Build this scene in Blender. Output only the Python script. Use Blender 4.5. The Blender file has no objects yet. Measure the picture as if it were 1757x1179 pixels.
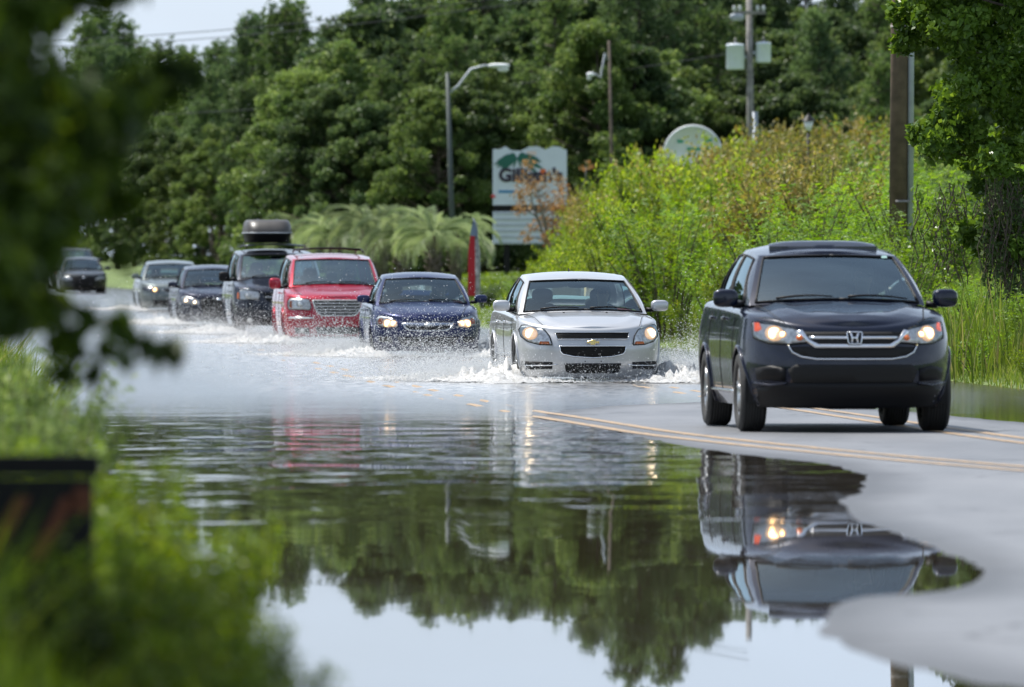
import bpy, bmesh, math, random
import numpy as np
from mathutils import Vector, Matrix, geometry

scene = bpy.context.scene
R = math.radians
# ---------------------------------------------------------------- camera
FPX, YH, CAMH = 15000.0, 457.0, 1.45           # focal length in photo pixels, horizon row, eye height
cam_d = bpy.data.cameras.new('camera')
cam = bpy.data.objects.new('camera', cam_d)
scene.collection.objects.link(cam)
scene.camera = cam
cam_d.sensor_width = 36.0
cam_d.lens = FPX / 1757.0 * 36.0
cam_d.clip_start, cam_d.clip_end = 0.5, 5000
cam.location = (0, 0, CAMH)
cam.rotation_euler = (R(90) - math.atan((589.5 - YH) / FPX), 0, 0)
cam_d.dof.use_dof = True
cam_d.dof.focus_distance = 104.0
cam_d.dof.aperture_fstop = 4.6
# ---------------------------------------------------------------- world, sun, exposure
SUN_EL, SUN_AZ = R(61), R(-60)                 # azimuth measured from straight ahead (+Y) towards the right (+X)
world = bpy.data.worlds.new("World")
scene.world = world
world.use_nodes = True
wn, wl = world.node_tree.nodes, world.node_tree.links
wn.clear()
w_out = wn.new('ShaderNodeOutputWorld'); w_bg = wn.new('ShaderNodeBackground')
w_sky = wn.new('ShaderNodeTexSky'); w_sky.sky_type = 'NISHITA'; w_sky.sun_disc = False
w_sky.sun_elevation = SUN_EL; w_sky.sun_rotation = SUN_AZ
w_sky.dust_density = 2.0; w_sky.air_density = 1.0
w_tc = wn.new('ShaderNodeTexCoord'); w_map = wn.new('ShaderNodeMapping')
w_map.inputs['Scale'].default_value = (1.3, 1.3, 4.0)
w_no = wn.new('ShaderNodeTexNoise'); w_no.inputs['Scale'].default_value = 2.6; w_no.inputs['Detail'].default_value = 7
w_ra = wn.new('ShaderNodeValToRGB')
w_ra.color_ramp.elements[0].position = 0.36; w_ra.color_ramp.elements[1].position = 0.66
w_mx = wn.new('ShaderNodeMix'); w_mx.data_type = 'RGBA'
w_mx.inputs[7].default_value = (8.2, 9.7, 11.8, 1)
w_mul = wn.new('ShaderNodeMath'); w_mul.operation = 'MULTIPLY_ADD'; w_mul.inputs[1].default_value = 0.4; w_mul.inputs[2].default_value = 0.55
wl.new(w_tc.outputs['Generated'], w_map.inputs['Vector']); wl.new(w_map.outputs[0], w_no.inputs['Vector'])
wl.new(w_no.outputs['Fac'], w_ra.inputs['Fac']); wl.new(w_ra.outputs['Color'], w_mul.inputs[0])
w_sp = wn.new('ShaderNodeSeparateXYZ'); wl.new(w_tc.outputs['Generated'], w_sp.inputs[0])
w_el = wn.new('ShaderNodeMapRange'); w_el.inputs[1].default_value = .08; w_el.inputs[2].default_value = .55; w_el.inputs[3].default_value = 1.0; w_el.inputs[4].default_value = .45
w_m2 = wn.new('ShaderNodeMath'); w_m2.operation = 'MULTIPLY'; wl.new(w_sp.outputs['Z'], w_el.inputs[0]); wl.new(w_mul.outputs[0], w_m2.inputs[0]); wl.new(w_el.outputs[0], w_m2.inputs[1])
wl.new(w_m2.outputs[0], w_mx.inputs[0]); wl.new(w_sky.outputs['Color'], w_mx.inputs[6])
wl.new(w_mx.outputs[2], w_bg.inputs['Color']); wl.new(w_bg.outputs[0], w_out.inputs['Surface'])
w_bg.inputs['Strength'].default_value = 0.078
sun_d = bpy.data.lights.new('sun', 'SUN'); sun = bpy.data.objects.new('sun', sun_d)
scene.collection.objects.link(sun)
sun_d.energy = 5.0; sun_d.angle = R(0.5); sun_d.color = (1.0, 0.965, 0.90)
sdir = Vector((math.sin(SUN_AZ) * math.cos(SUN_EL), math.cos(SUN_AZ) * math.cos(SUN_EL), math.sin(SUN_EL)))
sun.rotation_euler = sdir.to_track_quat('Z', 'Y').to_euler()
scene.view_settings.view_transform = 'Standard'; scene.view_settings.look = 'None'
scene.view_settings.exposure = 0.55; scene.view_settings.gamma = 1.0
scene.cycles.use_denoising = True
scene.cycles.max_bounces = 8; scene.cycles.transparent_max_bounces = 16
scene.cycles.caustics_reflective = False; scene.cycles.caustics_refractive = False

# ---------------------------------------------------------------- helpers
def wp(px, py, D):
    """the point at distance D seen at photo pixel px, py"""
    return Vector(((px - 878.5) / FPX * D, D, CAMH + (YH - py) * D / FPX))

def tag(o, label=None, cat=None, group=None, kind=None):
    if label: o['label'] = label
    if cat: o['category'] = cat
    if group: o['group'] = group
    if kind: o['kind'] = kind
    return o

def empty(name, loc=(0, 0, 0), rz=0.0):
    o = bpy.data.objects.new(name, None); scene.collection.objects.link(o)
    o.location = loc; o.rotation_euler = (0, 0, rz); o.empty_display_size = 0.3
    return o

def obj(name, me, mat=None, parent=None, smooth=True):
    o = bpy.data.objects.new(name, me); scene.collection.objects.link(o)
    if mat is not None and len(me.materials) == 0: me.materials.append(mat)
    if smooth and len(me.polygons):
        me.polygons.foreach_set('use_smooth', np.ones(len(me.polygons), dtype=bool))
    if parent is not None: o.parent = parent
    return o

def npmesh(name, V, F):
    """mesh from arrays; F is (n,3) or (n,4)"""
    me = bpy.data.meshes.new(name)
    V = np.asarray(V, dtype=np.float32); F = np.asarray(F, dtype=np.int32)
    n, k = F.shape
    me.vertices.add(len(V)); me.vertices.foreach_set('co', V.ravel())
    me.loops.add(n * k); me.loops.foreach_set('vertex_index', F.ravel())
    me.polygons.add(n); me.polygons.foreach_set('loop_start', np.arange(0, n * k, k, dtype=np.int32))
    me.polygons.foreach_set('loop_total', np.full(n, k, dtype=np.int32))
    me.update(calc_edges=True)
    return me

class MB:
    """collects simple shapes into one mesh"""
    def __init__(s): s.v, s.f = [], []
    def add(s, vs, fs):
        b = len(s.v); s.v += [tuple(v) for v in vs]; s.f += [tuple(b + i for i in f) for f in fs]; return s
    def box(s, c, d, rot=None, taper=1.0):
        x, y, z = d[0] / 2, d[1] / 2, d[2] / 2
        vs = [Vector((sx * x * (taper if sz > 0 else 1), sy * y * (taper if sz > 0 else 1), sz * z)) for sz in (-1, 1) for sy in (-1, 1) for sx in (-1, 1)]
        if rot is not None: vs = [rot @ v for v in vs]
        vs = [v + Vector(c) for v in vs]
        return s.add(vs, [(0, 2, 3, 1), (4, 5, 7, 6), (0, 1, 5, 4), (2, 6, 7, 3), (0, 4, 6, 2), (1, 3, 7, 5)])
    def tube(s, pts, rad, n=8, cap=True):
        pts = [Vector(p) for p in pts]; m = len(pts)
        rs = rad if hasattr(rad, '__len__') else [rad] * m
        vs, fs = [], []
        a = None
        for i, p in enumerate(pts):
            t = (pts[min(i + 1, m - 1)] - pts[max(i - 1, 0)])
            if t.length < 1e-9: t = Vector((0, 0, 1))
            t.normalize()
            if a is None:
                a = t.cross(Vector((0, 0, 1)) if abs(t.z) < .9 else Vector((1, 0, 0))).normalized()
            else:
                a = (a - t * a.dot(t))
                a = a.normalized() if a.length > 1e-6 else t.orthogonal().normalized()
            b = t.cross(a)
            for k in range(n):
                an = 2 * math.pi * k / n
                vs.append(p + (a * math.cos(an) + b * math.sin(an)) * rs[i])
        for i in range(m - 1):
            for k in range(n):
                fs.append((i * n + k, i * n + (k + 1) % n, (i + 1) * n + (k + 1) % n, (i + 1) * n + k))
        if cap:
            fs.append(tuple(range(n - 1, -1, -1))); fs.append(tuple((m - 1) * n + k for k in range(n)))
        return s.add(vs, fs)
    def lathe(s, prof, c=(0, 0, 0), axis='z', n=24):
        vs, fs = [], []
        for r, h in prof:
            for k in range(n):
                a = 2 * math.pi * k / n; u, v = r * math.cos(a), r * math.sin(a)
                p = (u, v, h) if axis == 'z' else ((h, u, v) if axis == 'x' else (u, h, v))
                vs.append(Vector(p) + Vector(c))
        for i in range(len(prof) - 1):
            for k in range(n):
                fs.append((i * n + k, i * n + (k + 1) % n, (i + 1) * n + (k + 1) % n, (i + 1) * n + k))
        return s.add(vs, fs)
    def grid(s, fn, nu, nv):
        vs = [fn(i / nu, j / nv) for i in range(nu + 1) for j in range(nv + 1)]
        fs = [(i * (nv + 1) + j, (i + 1) * (nv + 1) + j, (i + 1) * (nv + 1) + j + 1, i * (nv + 1) + j + 1) for i in range(nu) for j in range(nv)]
        return s.add(vs, fs)
    def blob(s, c, d, e=0.6, n=14, rot=None):
        """super-ellipsoid: a box with strongly rounded edges"""
        sp = lambda v: math.copysign(abs(v) ** e, v)
        vs, fs = [], []
        for i in range(n + 1):
            th = -math.pi / 2 + math.pi * i / n
            for k in range(2 * n):
                ph = math.pi * k / n
                v = Vector((d[0] / 2 * sp(math.cos(th)) * sp(math.cos(ph)), d[1] / 2 * sp(math.cos(th)) * sp(math.sin(ph)), d[2] / 2 * sp(math.sin(th))))
                if rot is not None: v = rot @ v
                vs.append(v + Vector(c))
        for i in range(n):
            for k in range(2 * n):
                fs.append((i * 2 * n + k, i * 2 * n + (k + 1) % (2 * n), (i + 1) * 2 * n + (k + 1) % (2 * n), (i + 1) * 2 * n + k))
        return s.add(vs, fs)
    def mesh(s, name):
        me = bpy.data.meshes.new(name); me.from_pydata(s.v, [], s.f)
        bm = bmesh.new(); bm.from_mesh(me)
        bmesh.ops.remove_doubles(bm, verts=bm.verts, dist=1e-5)
        bmesh.ops.recalc_face_normals(bm, faces=bm.faces)
        bm.to_mesh(me); bm.free()
        return me
    def build(s, name, mat, parent=None, smooth=False):
        o = obj(name, s.mesh(name), mat, parent, smooth); return o

def copy_tree(o, parent=None):
    c = o.copy(); scene.collection.objects.link(c)
    if parent is not None: c.parent = parent
    for ch in list(o.children): copy_tree(ch, c)
    return c

# ---------------------------------------------------------------- materials
def new_mat(name):
    m = bpy.data.materials.new(name); m.use_nodes = True
    return m, m.node_tree.nodes, m.node_tree.links, m.node_tree.nodes['Principled BSDF']

def pmat(name, col, rough=0.5, metal=0.0, coat=0.0, spec=0.5, noise=0.0, nscale=8.0, bump=0.0, emit=None, estr=0.0, flake=0.0):
    m, n, l, b = new_mat(name)
    b.inputs['Base Color'].default_value = (*col, 1); b.inputs['Roughness'].default_value = rough
    b.inputs['Metallic'].default_value = metal; b.inputs['Coat Weight'].default_value = coat
    b.inputs['Coat Roughness'].default_value = 0.04
    b.inputs['Specular IOR Level'].default_value = spec
    if noise or bump:
        tc = n.new('ShaderNodeTexCoord'); no = n.new('ShaderNodeTexNoise'); no.inputs['Scale'].default_value = nscale; no.inputs['Detail'].default_value = 6
        l.new(tc.outputs['Object'], no.inputs['Vector'])
        if noise:
            mr = n.new('ShaderNodeMapRange'); mr.inputs[1].default_value = .3; mr.inputs[2].default_value = .7
            mr.inputs[3].default_value = 1 - noise; mr.inputs[4].default_value = 1 + noise
            mx = n.new('ShaderNodeVectorMath'); mx.operation = 'SCALE'; mx.inputs[0].default_value = col
            l.new(no.outputs['Fac'], mr.inputs[0]); l.new(mr.outputs[0], mx.inputs['Scale']); l.new(mx.outputs[0], b.inputs['Base Color'])
        if bump:
            bp = n.new('ShaderNodeBump'); bp.inputs['Strength'].default_value = bump; bp.inputs['Distance'].default_value = 0.02
            l.new(no.outputs['Fac'], bp.inputs['Height']); l.new(bp.outputs[0], b.inputs['Normal'])
    if emit:
        b.inputs['Emission Color'].default_value = (*emit, 1); b.inputs['Emission Strength'].default_value = estr
    return m

def paint(name, col, metal=0.2, rough=0.32, dirt=0.25, spec=.15):
    """car paint under clear coat, with a film of road spray low down on the panels"""
    m, n, l, b = new_mat(name)
    b.inputs['Metallic'].default_value = metal; b.inputs['Specular IOR Level'].default_value = spec; b.inputs['Coat Weight'].default_value = 1.0 if max(col) > .3 else .75; b.inputs['Coat Roughness'].default_value = 0.03
    tc = n.new('ShaderNodeTexCoord'); no = n.new('ShaderNodeTexNoise'); no.inputs['Scale'].default_value = 5; no.inputs['Detail'].default_value = 8
    l.new(tc.outputs['Object'], no.inputs['Vector'])
    sx = n.new('ShaderNodeSeparateXYZ'); l.new(tc.outputs['Object'], sx.inputs[0])
    mr = n.new('ShaderNodeMapRange'); mr.inputs[1].default_value = 0.75; mr.inputs[2].default_value = 0.15; mr.inputs[3].default_value = 0.0; mr.inputs[4].default_value = dirt
    l.new(sx.outputs['Z'], mr.inputs[0])
    mu = n.new('ShaderNodeMath'); mu.operation = 'MULTIPLY'; l.new(mr.outputs[0], mu.inputs[0]); l.new(no.outputs['Fac'], mu.inputs[1])
    mx = n.new('ShaderNodeMix'); mx.data_type = 'RGBA'; mx.inputs[6].default_value = (*col, 1); mx.inputs[7].default_value = (.16, .14, .11, 1)
    l.new(mu.outputs[0], mx.inputs[0]); l.new(mx.outputs[2], b.inputs['Base Color'])
    rr = n.new('ShaderNodeMapRange'); rr.inputs[3].default_value = rough - .04; rr.inputs[4].default_value = rough + .06
    l.new(no.outputs['Fac'], rr.inputs[0]); l.new(rr.outputs[0], b.inputs['Roughness'])
    bp = n.new('ShaderNodeBump'); bp.inputs['Strength'].default_value = .02; no2 = n.new('ShaderNodeTexNoise'); no2.inputs['Scale'].default_value = 2.5
    l.new(tc.outputs['Object'], no2.inputs['Vector']); l.new(no2.outputs['Fac'], bp.inputs['Height']); l.new(bp.outputs[0], b.inputs['Coat Normal'])
    return m

def glassmat(name, tint, gloss=1.0, ior=1.9):
    m = bpy.data.materials.new(name); m.use_nodes = True
    n, l = m.node_tree.nodes, m.node_tree.links; n.clear()
    o = n.new('ShaderNodeOutputMaterial'); mx = n.new('ShaderNodeMixShader'); t = n.new('ShaderNodeBsdfTransparent'); g = n.new('ShaderNodeBsdfGlossy')
    g.inputs['Roughness'].default_value = .03; t.inputs['Color'].default_value = (*tint, 1)
    fr = n.new('ShaderNodeFresnel'); fr.inputs['IOR'].default_value = ior; g.inputs['Color'].default_value = (.74, .92, 1, 1)
    l.new(fr.outputs[0], mx.inputs[0]); l.new(t.outputs[0], mx.inputs[1]); l.new(g.outputs[0], mx.inputs[2]); l.new(mx.outputs[0], o.inputs[0])
    return m

def leafmat(name, c1, c2, c3=None, nscale=.7, trans=0.35, rough=.45, tcol=None):
    """c1..c2 drift between clumps, c3 on some single leaves"""
    m = bpy.data.materials.new(name); m.use_nodes = True
    n, l = m.node_tree.nodes, m.node_tree.links; n.clear()
    o = n.new('ShaderNodeOutputMaterial'); b = n.new('ShaderNodeBsdfPrincipled'); tr = n.new('ShaderNodeBsdfTranslucent'); mx = n.new('ShaderNodeMixShader')
    b.inputs['Roughness'].default_value = rough; b.inputs['Specular IOR Level'].default_value = .18
    mx.inputs[0].default_value = trans
    geo = n.new('ShaderNodeNewGeometry'); no = n.new('ShaderNodeTexNoise'); no.inputs['Scale'].default_value = nscale; no.inputs['Detail'].default_value = 3
    l.new(geo.outputs['Position'], no.inputs['Vector'])
    ra = n.new('ShaderNodeMapRange'); ra.inputs[1].default_value = .35; ra.inputs[2].default_value = .65; l.new(no.outputs['Fac'], ra.inputs[0])
    m1 = n.new('ShaderNodeMix'); m1.data_type = 'RGBA'; m1.inputs[6].default_value = (*c1, 1); m1.inputs[7].default_value = (*c2, 1)
    l.new(ra.outputs[0], m1.inputs[0])
    at = n.new('ShaderNodeAttribute'); at.attribute_name = 'rnd'
    r2 = n.new('ShaderNodeMapRange'); r2.inputs[1].default_value = .7; r2.inputs[2].default_value = 1.0; l.new(at.outputs['Fac'], r2.inputs[0])
    m2 = n.new('ShaderNodeMix'); m2.data_type = 'RGBA'; m2.inputs[7].default_value = (*(c3 or c2), 1)
    l.new(r2.outputs[0], m2.inputs[0]); l.new(m1.outputs[2], m2.inputs[6])
    oi = n.new('ShaderNodeObjectInfo'); hs = n.new('ShaderNodeHueSaturation')
    r3 = n.new('ShaderNodeMapRange'); r3.inputs[3].default_value = .75; r3.inputs[4].default_value = 1.3; l.new(oi.outputs['Random'], r3.inputs[0])
    l.new(r3.outputs[0], hs.inputs['Value']); l.new(m2.outputs[2], hs.inputs['Color'])
    l.new(hs.outputs[0], b.inputs['Base Color'])
    h2 = n.new('ShaderNodeHueSaturation'); h2.inputs['Saturation'].default_value = 1.15; h2.inputs['Value'].default_value = 1.5; h2.inputs['Hue'].default_value = .485
    l.new(hs.outputs[0], h2.inputs['Color']); l.new(h2.outputs[0], tr.inputs['Color'])
    l.new(b.outputs[0], mx.inputs[1]); l.new(tr.outputs[0], mx.inputs[2]); l.new(mx.outputs[0], o.inputs[0])
    return m

M = {}
M['black'] = pmat('black_plastic', (.007, .007, .008), .5, spec=.2)
M['rubber'] = pmat('tyre_rubber', (.018, .018, .018), .75, bump=.3, nscale=60)
M['gap'] = pmat('panel_gap', (.004, .004, .004), .8)
M['chrome'] = pmat('chrome', (.75, .76, .78), .12, metal=1)
M['alloy'] = pmat('alloy_rim', (.45, .46, .47), .3, metal=.9)
M['amber'] = pmat('amber_lens', (.75, .16, .02), .25, coat=1)
M['amberlit'] = pmat('amber_lit', (.75, .2, .04), .25, emit=(1, .25, .04), estr=1.6)
M['redlens'] = pmat('red_lens', (.6, .07, .03), .2, coat=1, emit=(1, .14, .04), estr=.5)
M['gold'] = pmat('gold_badge', (.72, .55, .2), .25, metal=.8)
M['reflector'] = pmat('lamp_reflector', (.72, .73, .74), .3, metal=.35, noise=.3, nscale=26)
M['lampdark'] = pmat('lamp_housing', (.22, .22, .23), .25, metal=.6, noise=.3, nscale=30)
M['lit'] = pmat('lit_lamp', (1, .9, .7), .3, emit=(1, .56, .20), estr=4.5)
M['litw'] = pmat('lit_lamp_white', (1, .95, .85), .3, emit=(1, .76, .46), estr=5)
M['litdim'] = pmat('dim_lamp', (.8, .8, .78), .15, metal=.6)
M['glass_hazy'] = glassmat('hazy_windshield', (.84, .95, .95), ior=2.5)
M['bowl'] = pmat('bowl_glow', (.8, .78, .72), .3, metal=.3, emit=(1, .55, .24), estr=.45)  # weak emission stands in for bulb light reflected by the bowl
M['lens'] = glassmat('clear_lens', (.97, .97, .97), ior=1.35)
M['glass'] = glassmat('car_glass', (.66, .80, .78), ior=1.85)
M['glassdark'] = glassmat('dark_car_glass', (.28, .33, .34), ior=1.9)
M['interior'] = pmat('interior_trim', (.05, .052, .055), .8)
M['inter_light'] = pmat('interior_trim_light', (.26, .25, .23), .85)
M['seat'] = pmat('seat_fabric', (.035, .035, .04), .9)
M['seat_light'] = pmat('seat_fabric_light', (.2, .19, .17), .9)
M['skin'] = pmat('skin', (.5, .3, .2), .55)
M['hair'] = pmat('hair', (.03, .02, .015), .6)
M['bark'] = pmat('bark', (.09, .07, .055), .9, noise=.4, nscale=6, bump=.8)
M['wood'] = pmat('pole_wood', (.105, .075, .05), .85, noise=.35, nscale=5, bump=.5)
M['greywood'] = pmat('grey_wood', (.2, .19, .18), .85, noise=.3, nscale=5)
M['galv'] = pmat('galvanised_steel', (.33, .36, .4), .5, metal=.3, noise=.15, nscale=4)
M['weathered'] = pmat('weathered_steel', (.05, .065, .062), .6, metal=.2, noise=.2, nscale=4)
M['white'] = pmat('white_paint', (.66, .68, .7), .5, noise=.08, nscale=3)
# ================================================================= the road, water and terrain
def interp(pts):
    xs = np.array([p[0] for p in pts], float); ys = np.array([p[1] for p in pts], float)
    return lambda v: np.interp(v, xs, ys)
def smooth_interp(pts, w=6.0):
    xs = np.arange(-20, 620, 1.0); f = interp(pts)(xs)
    k = np.exp(-0.5 * (np.arange(-3 * w, 3 * w + 1) / w) ** 2); k /= k.sum()
    g = np.convolve(np.pad(f, int(3 * w), mode='edge'), k, 'valid')
    return lambda v: np.interp(v, xs, g)
lineA = smooth_interp([(-20, 22), (30, 10.5), (50, 6.2), (62, 3.5), (73, 1.5), (88, 0.02), (102, -1.07), (150, -4.4), (201, -8.1), (242, -11.2), (350, -19.8), (420, -27.5), (600, -60)], 3.0)
lineB = smooth_interp([(-20, 26), (30, 13.5), (50, 8.0), (62, 5.4), (70.6, 4.2), (85.3, 3.12), (105, 1.75), (150, -1.5), (201, -5.2), (242, -8.2), (350, -16.6), (420, -24), (600, -56)], 3.0)
edgeR = smooth_interp([(-20, 32), (30, 19), (50, 13.0), (62, 9.6), (80, 7.4), (105, 5.7), (152, 2.9), (201, -1.3), (242, -4.6), (350, -13), (420, -20.5), (600, -52)], 5.0)
edgeL = smooth_interp([(-20, -.6), (20, -.7), (30, -.95), (40, -1.5), (60, -3.0), (100, -5.6), (150, -9.7), (200, -14), (357, -27), (417, -34), (600, -66)], 5.0)
rise = smooth_interp([(-20, 0), (170, 0), (200, .09), (242, .24), (333, .43), (417, .58), (600, .9)], 8.0)

DRY = np.array([(1.9, 18), (1.85, 26), (1.74, 29.7), (1.44, 31.6), (1.26, 33.2), (1.23, 34.8), (1.36, 37.0), (1.52, 38.3), (1.80, 38.7), (2.02, 39.4), (2.22, 41.2), (2.26, 42.8), (2.14, 45.0),
                (2.05, 47.5), (1.98, 50.0), (2.02, 52.2), (2.03, 54), (2.25, 56.2), (2.30, 58.4), (2.48, 60.7), (2.30, 64.0), (1.75, 67.5), (1.3, 71), (.93, 76.3), (.55, 80), (.29, 84),
                (.5, 88), (.95, 90.5), (2.0, 93.5), (3.2, 91), (4.1, 86.3), (4.75, 80.8), (5.7, 76), (7.8, 66), (10, 55), (14, 40), (20, 18)])
def sdist(X, Y):
    """signed distance to the dry patch of asphalt, positive inside; lengthwise metres count less"""
    ky = .22
    P = DRY * np.array([1, ky]); x = X.ravel(); y = (Y * ky).ravel()
    best = np.full(x.shape, 1e9); inside = np.zeros(x.shape, bool)
    n = len(P)
    for i in range(n):
        a, b = P[i], P[(i + 1) % n]; d = b - a
        t = np.clip(((x - a[0]) * d[0] + (y - a[1]) * d[1]) / (d @ d), 0, 1)
        best = np.minimum(best, np.hypot(x - a[0] - t * d[0], y - a[1] - t * d[1]))
        c = (a[1] > y) != (b[1] > y)
        with np.errstate(divide='ignore', invalid='ignore'):
            xi = (b[0] - a[0]) * (y - a[1]) / (b[1] - a[1]) + a[0]
        inside ^= c & (x < xi)
    return np.where(inside, best, -best).reshape(X.shape)

def vnoise(X, Y, seed=0):
    """cheap smooth noise, a sum of rotated sines"""
    rs = np.random.RandomState(seed); o = np.zeros_like(X, dtype=float)
    for i in range(7):
        a = rs.uniform(0, 6.28); f = rs.uniform(.6, 1.9); p = rs.uniform(0, 6.28)
        o += np.sin((X * math.cos(a) + Y * math.sin(a)) * f + p)
    return o / 7

def road_z(X, Y):
    X = np.asarray(X, float); Y = np.asarray(Y, float)
    s = sdist(X, Y) + .06 * vnoise(X * 3.1, Y * .9, 3) + .045 * vnoise(X * 9, Y * 2.4, 4) + .03 * vnoise(X * 22, Y * 6, 5)
    z = np.where(s > 0, .022 * np.tanh(s * 1.1), .075 * np.tanh(s * .8))
    return z + rise(Y)

def ground_z(X, Y):
    X = np.asarray(X, float); Y = np.asarray(Y, float)
    r = X - edgeR(Y); lft = edgeL(Y) - X
    lump = .12 * vnoise(X * .8, Y * .5, 1) + .25 * vnoise(X * .15, Y * .09, 2)
    gr = -np.clip((Y - 180) / 60, 0, 1) * .95 * (1 - np.exp(-np.clip(r - .6, 0, None) / 5.5)) + np.clip((Y - 320) / 60, 0, 1) * .4
    zr = -.25 + .33 * np.clip(r / .8 + .55, 0, 1) + 1.7 * (1 - np.exp(-np.clip(r - .6, 0, None) / 5.5)) + lump * np.clip(r / 3, 0, 1) + gr
    zl = -.25 + .33 * np.clip(lft / .5 + .2, 0, 1) + .35 * (1 - np.exp(-np.clip(lft - .3, 0, None) / 4)) + lump * np.clip(lft / 4, 0, 1)
    return np.where(r > -1.0, zr, np.where(lft > -.6, zl, -.25)) + rise(Y)

def sheet(name, mat, Ys, x0, x1, nx, zf, kind='structure'):
    T = np.linspace(0, 1, nx)
    Yg, Tg = np.meshgrid(Ys, T, indexing='ij')
    Xg = x0(Yg) + (x1(Yg) - x0(Yg)) * Tg
    Z = zf(Xg, Yg)
    V = np.stack([Xg, Yg, Z], -1).reshape(-1, 3)
    i = np.arange(len(Ys) - 1)[:, None] * nx + np.arange(nx - 1)[None, :]
    i = i.ravel(); F = np.stack([i, i + 1, i + nx + 1, i + nx], -1)
    return tag(obj(name, npmesh(name, V, F), mat), kind=kind)

# asphalt: grey aggregate, faint tyre polish, damp sheen
m, n, l, b = new_mat('asphalt'); M['asphalt'] = m
geo = n.new('ShaderNodeNewGeometry')
n1 = n.new('ShaderNodeTexNoise'); n1.inputs['Scale'].default_value = 90; n1.inputs['Detail'].default_value = 3
n2 = n.new('ShaderNodeTexNoise'); n2.inputs['Scale'].default_value = .5; n2.inputs['Detail'].default_value = 5
mp = n.new('ShaderNodeMapping'); mp.inputs['Scale'].default_value = (1.6, .25, 1)
l.new(geo.outputs['Position'], n1.inputs['Vector']); l.new(geo.outputs['Position'], mp.inputs['Vector']); l.new(mp.outputs[0], n2.inputs['Vector'])
cr = n.new('ShaderNodeValToRGB'); cr.color_ramp.elements[0].position = .3; cr.color_ramp.elements[0].color = (.075, .08, .09, 1); cr.color_ramp.elements[1].position = .72; cr.color_ramp.elements[1].color = (.205, .212, .228, 1)
ad = n.new('ShaderNodeMix'); ad.data_type = 'FLOAT'; ad.inputs[0].default_value = .45; l.new(n2.outputs['Fac'], ad.inputs[2]); l.new(n1.outputs['Fac'], ad.inputs[3])
l.new(ad.outputs[0], cr.inputs['Fac'])
vo = n.new('ShaderNodeTexVoronoi'); vo.feature = 'DISTANCE_TO_EDGE'; vo.inputs['Scale'].default_value = .55; wv = n.new('ShaderNodeTexNoise'); wv.inputs['Scale'].default_value = 1.5; wv.inputs['Detail'].default_value = 5
vm = n.new('ShaderNodeMix'); vm.data_type = 'VECTOR'; vm.inputs[0].default_value = .35; l.new(geo.outputs['Position'], wv.inputs['Vector']); l.new(geo.outputs['Position'], vm.inputs[4]); l.new(wv.outputs['Color'], vm.inputs[5]); l.new(vm.outputs[1], vo.inputs['Vector'])
ck = n.new('ShaderNodeMapRange'); ck.inputs[1].default_value = .0; ck.inputs[2].default_value = .012; ck.inputs[3].default_value = .45; ck.inputs[4].default_value = 1; l.new(vo.outputs['Distance'], ck.inputs[0])
ckc = n.new('ShaderNodeVectorMath'); ckc.operation = 'SCALE'; l.new(cr.outputs[0], ckc.inputs[0]); l.new(ck.outputs[0], ckc.inputs['Scale'])
# damp, darker asphalt close to the water line
sz = n.new('ShaderNodeSeparateXYZ'); l.new(geo.outputs['Position'], sz.inputs[0])
dm = n.new('ShaderNodeMapRange'); dm.inputs[1].default_value = .002; dm.inputs[2].default_value = .010; dm.inputs[3].default_value = .5; dm.inputs[4].default_value = 1
l.new(sz.outputs['Z'], dm.inputs[0]); vs = n.new('ShaderNodeVectorMath'); vs.operation = 'SCALE'
l.new(ckc.outputs[0], vs.inputs[0]); l.new(dm.outputs[0], vs.inputs['Scale']); l.new(vs.outputs[0], b.inputs['Base Color'])
rr = n.new('ShaderNodeMapRange'); rr.inputs[3].default_value = .42; rr.inputs[4].default_value = .62; l.new(n2.outputs['Fac'], rr.inputs[0]); l.new(rr.outputs[0], b.inputs['Roughness'])
bp = n.new('ShaderNodeBump'); bp.inputs['Strength'].default_value = .35; bp.inputs['Distance'].default_value = .01
l.new(n1.outputs['Fac'], bp.inputs['Height']); l.new(bp.outputs[0], b.inputs['Normal'])

Ys_road = np.concatenate([np.arange(-15, 27, 2.0), np.arange(27, 98, .14), np.arange(98, 130, .5), np.arange(130, 470, 3.0)])
sheet('road', M['asphalt'], Ys_road, lambda Y: edgeL(Y) - .25, lambda Y: edgeR(Y) + .25, 190, road_z)

# terrain
m, n, l, b = new_mat('ground_grass'); M['ground'] = m
geo = n.new('ShaderNodeNewGeometry'); n1 = n.new('ShaderNodeTexNoise'); n1.inputs['Scale'].default_value = 1.2; n1.inputs['Detail'].default_value = 8
l.new(geo.outputs['Position'], n1.inputs['Vector']); cr = n.new('ShaderNodeValToRGB')
cr.color_ramp.elements[0].position = .35; cr.color_ramp.elements[0].color = (.045, .075, .018, 1); cr.color_ramp.elements[1].position = .7; cr.color_ramp.elements[1].color = (.14, .2, .045, 1)
l.new(n1.outputs['Fac'], cr.inputs['Fac']); l.new(cr.outputs[0], b.inputs['Base Color']); b.inputs['Roughness'].default_value = .9
bp = n.new('ShaderNodeBump'); bp.inputs['Strength'].default_value = .9; bp.inputs['Distance'].default_value = .2; l.new(n1.outputs['Fac'], bp.inputs['Height']); l.new(bp.outputs[0], b.inputs['Normal'])
def warp(u):   # many columns near the road, few far away
    return np.sign(u) * (np.abs(u) * 28 + np.abs(u) ** 6 * 1500)
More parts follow.
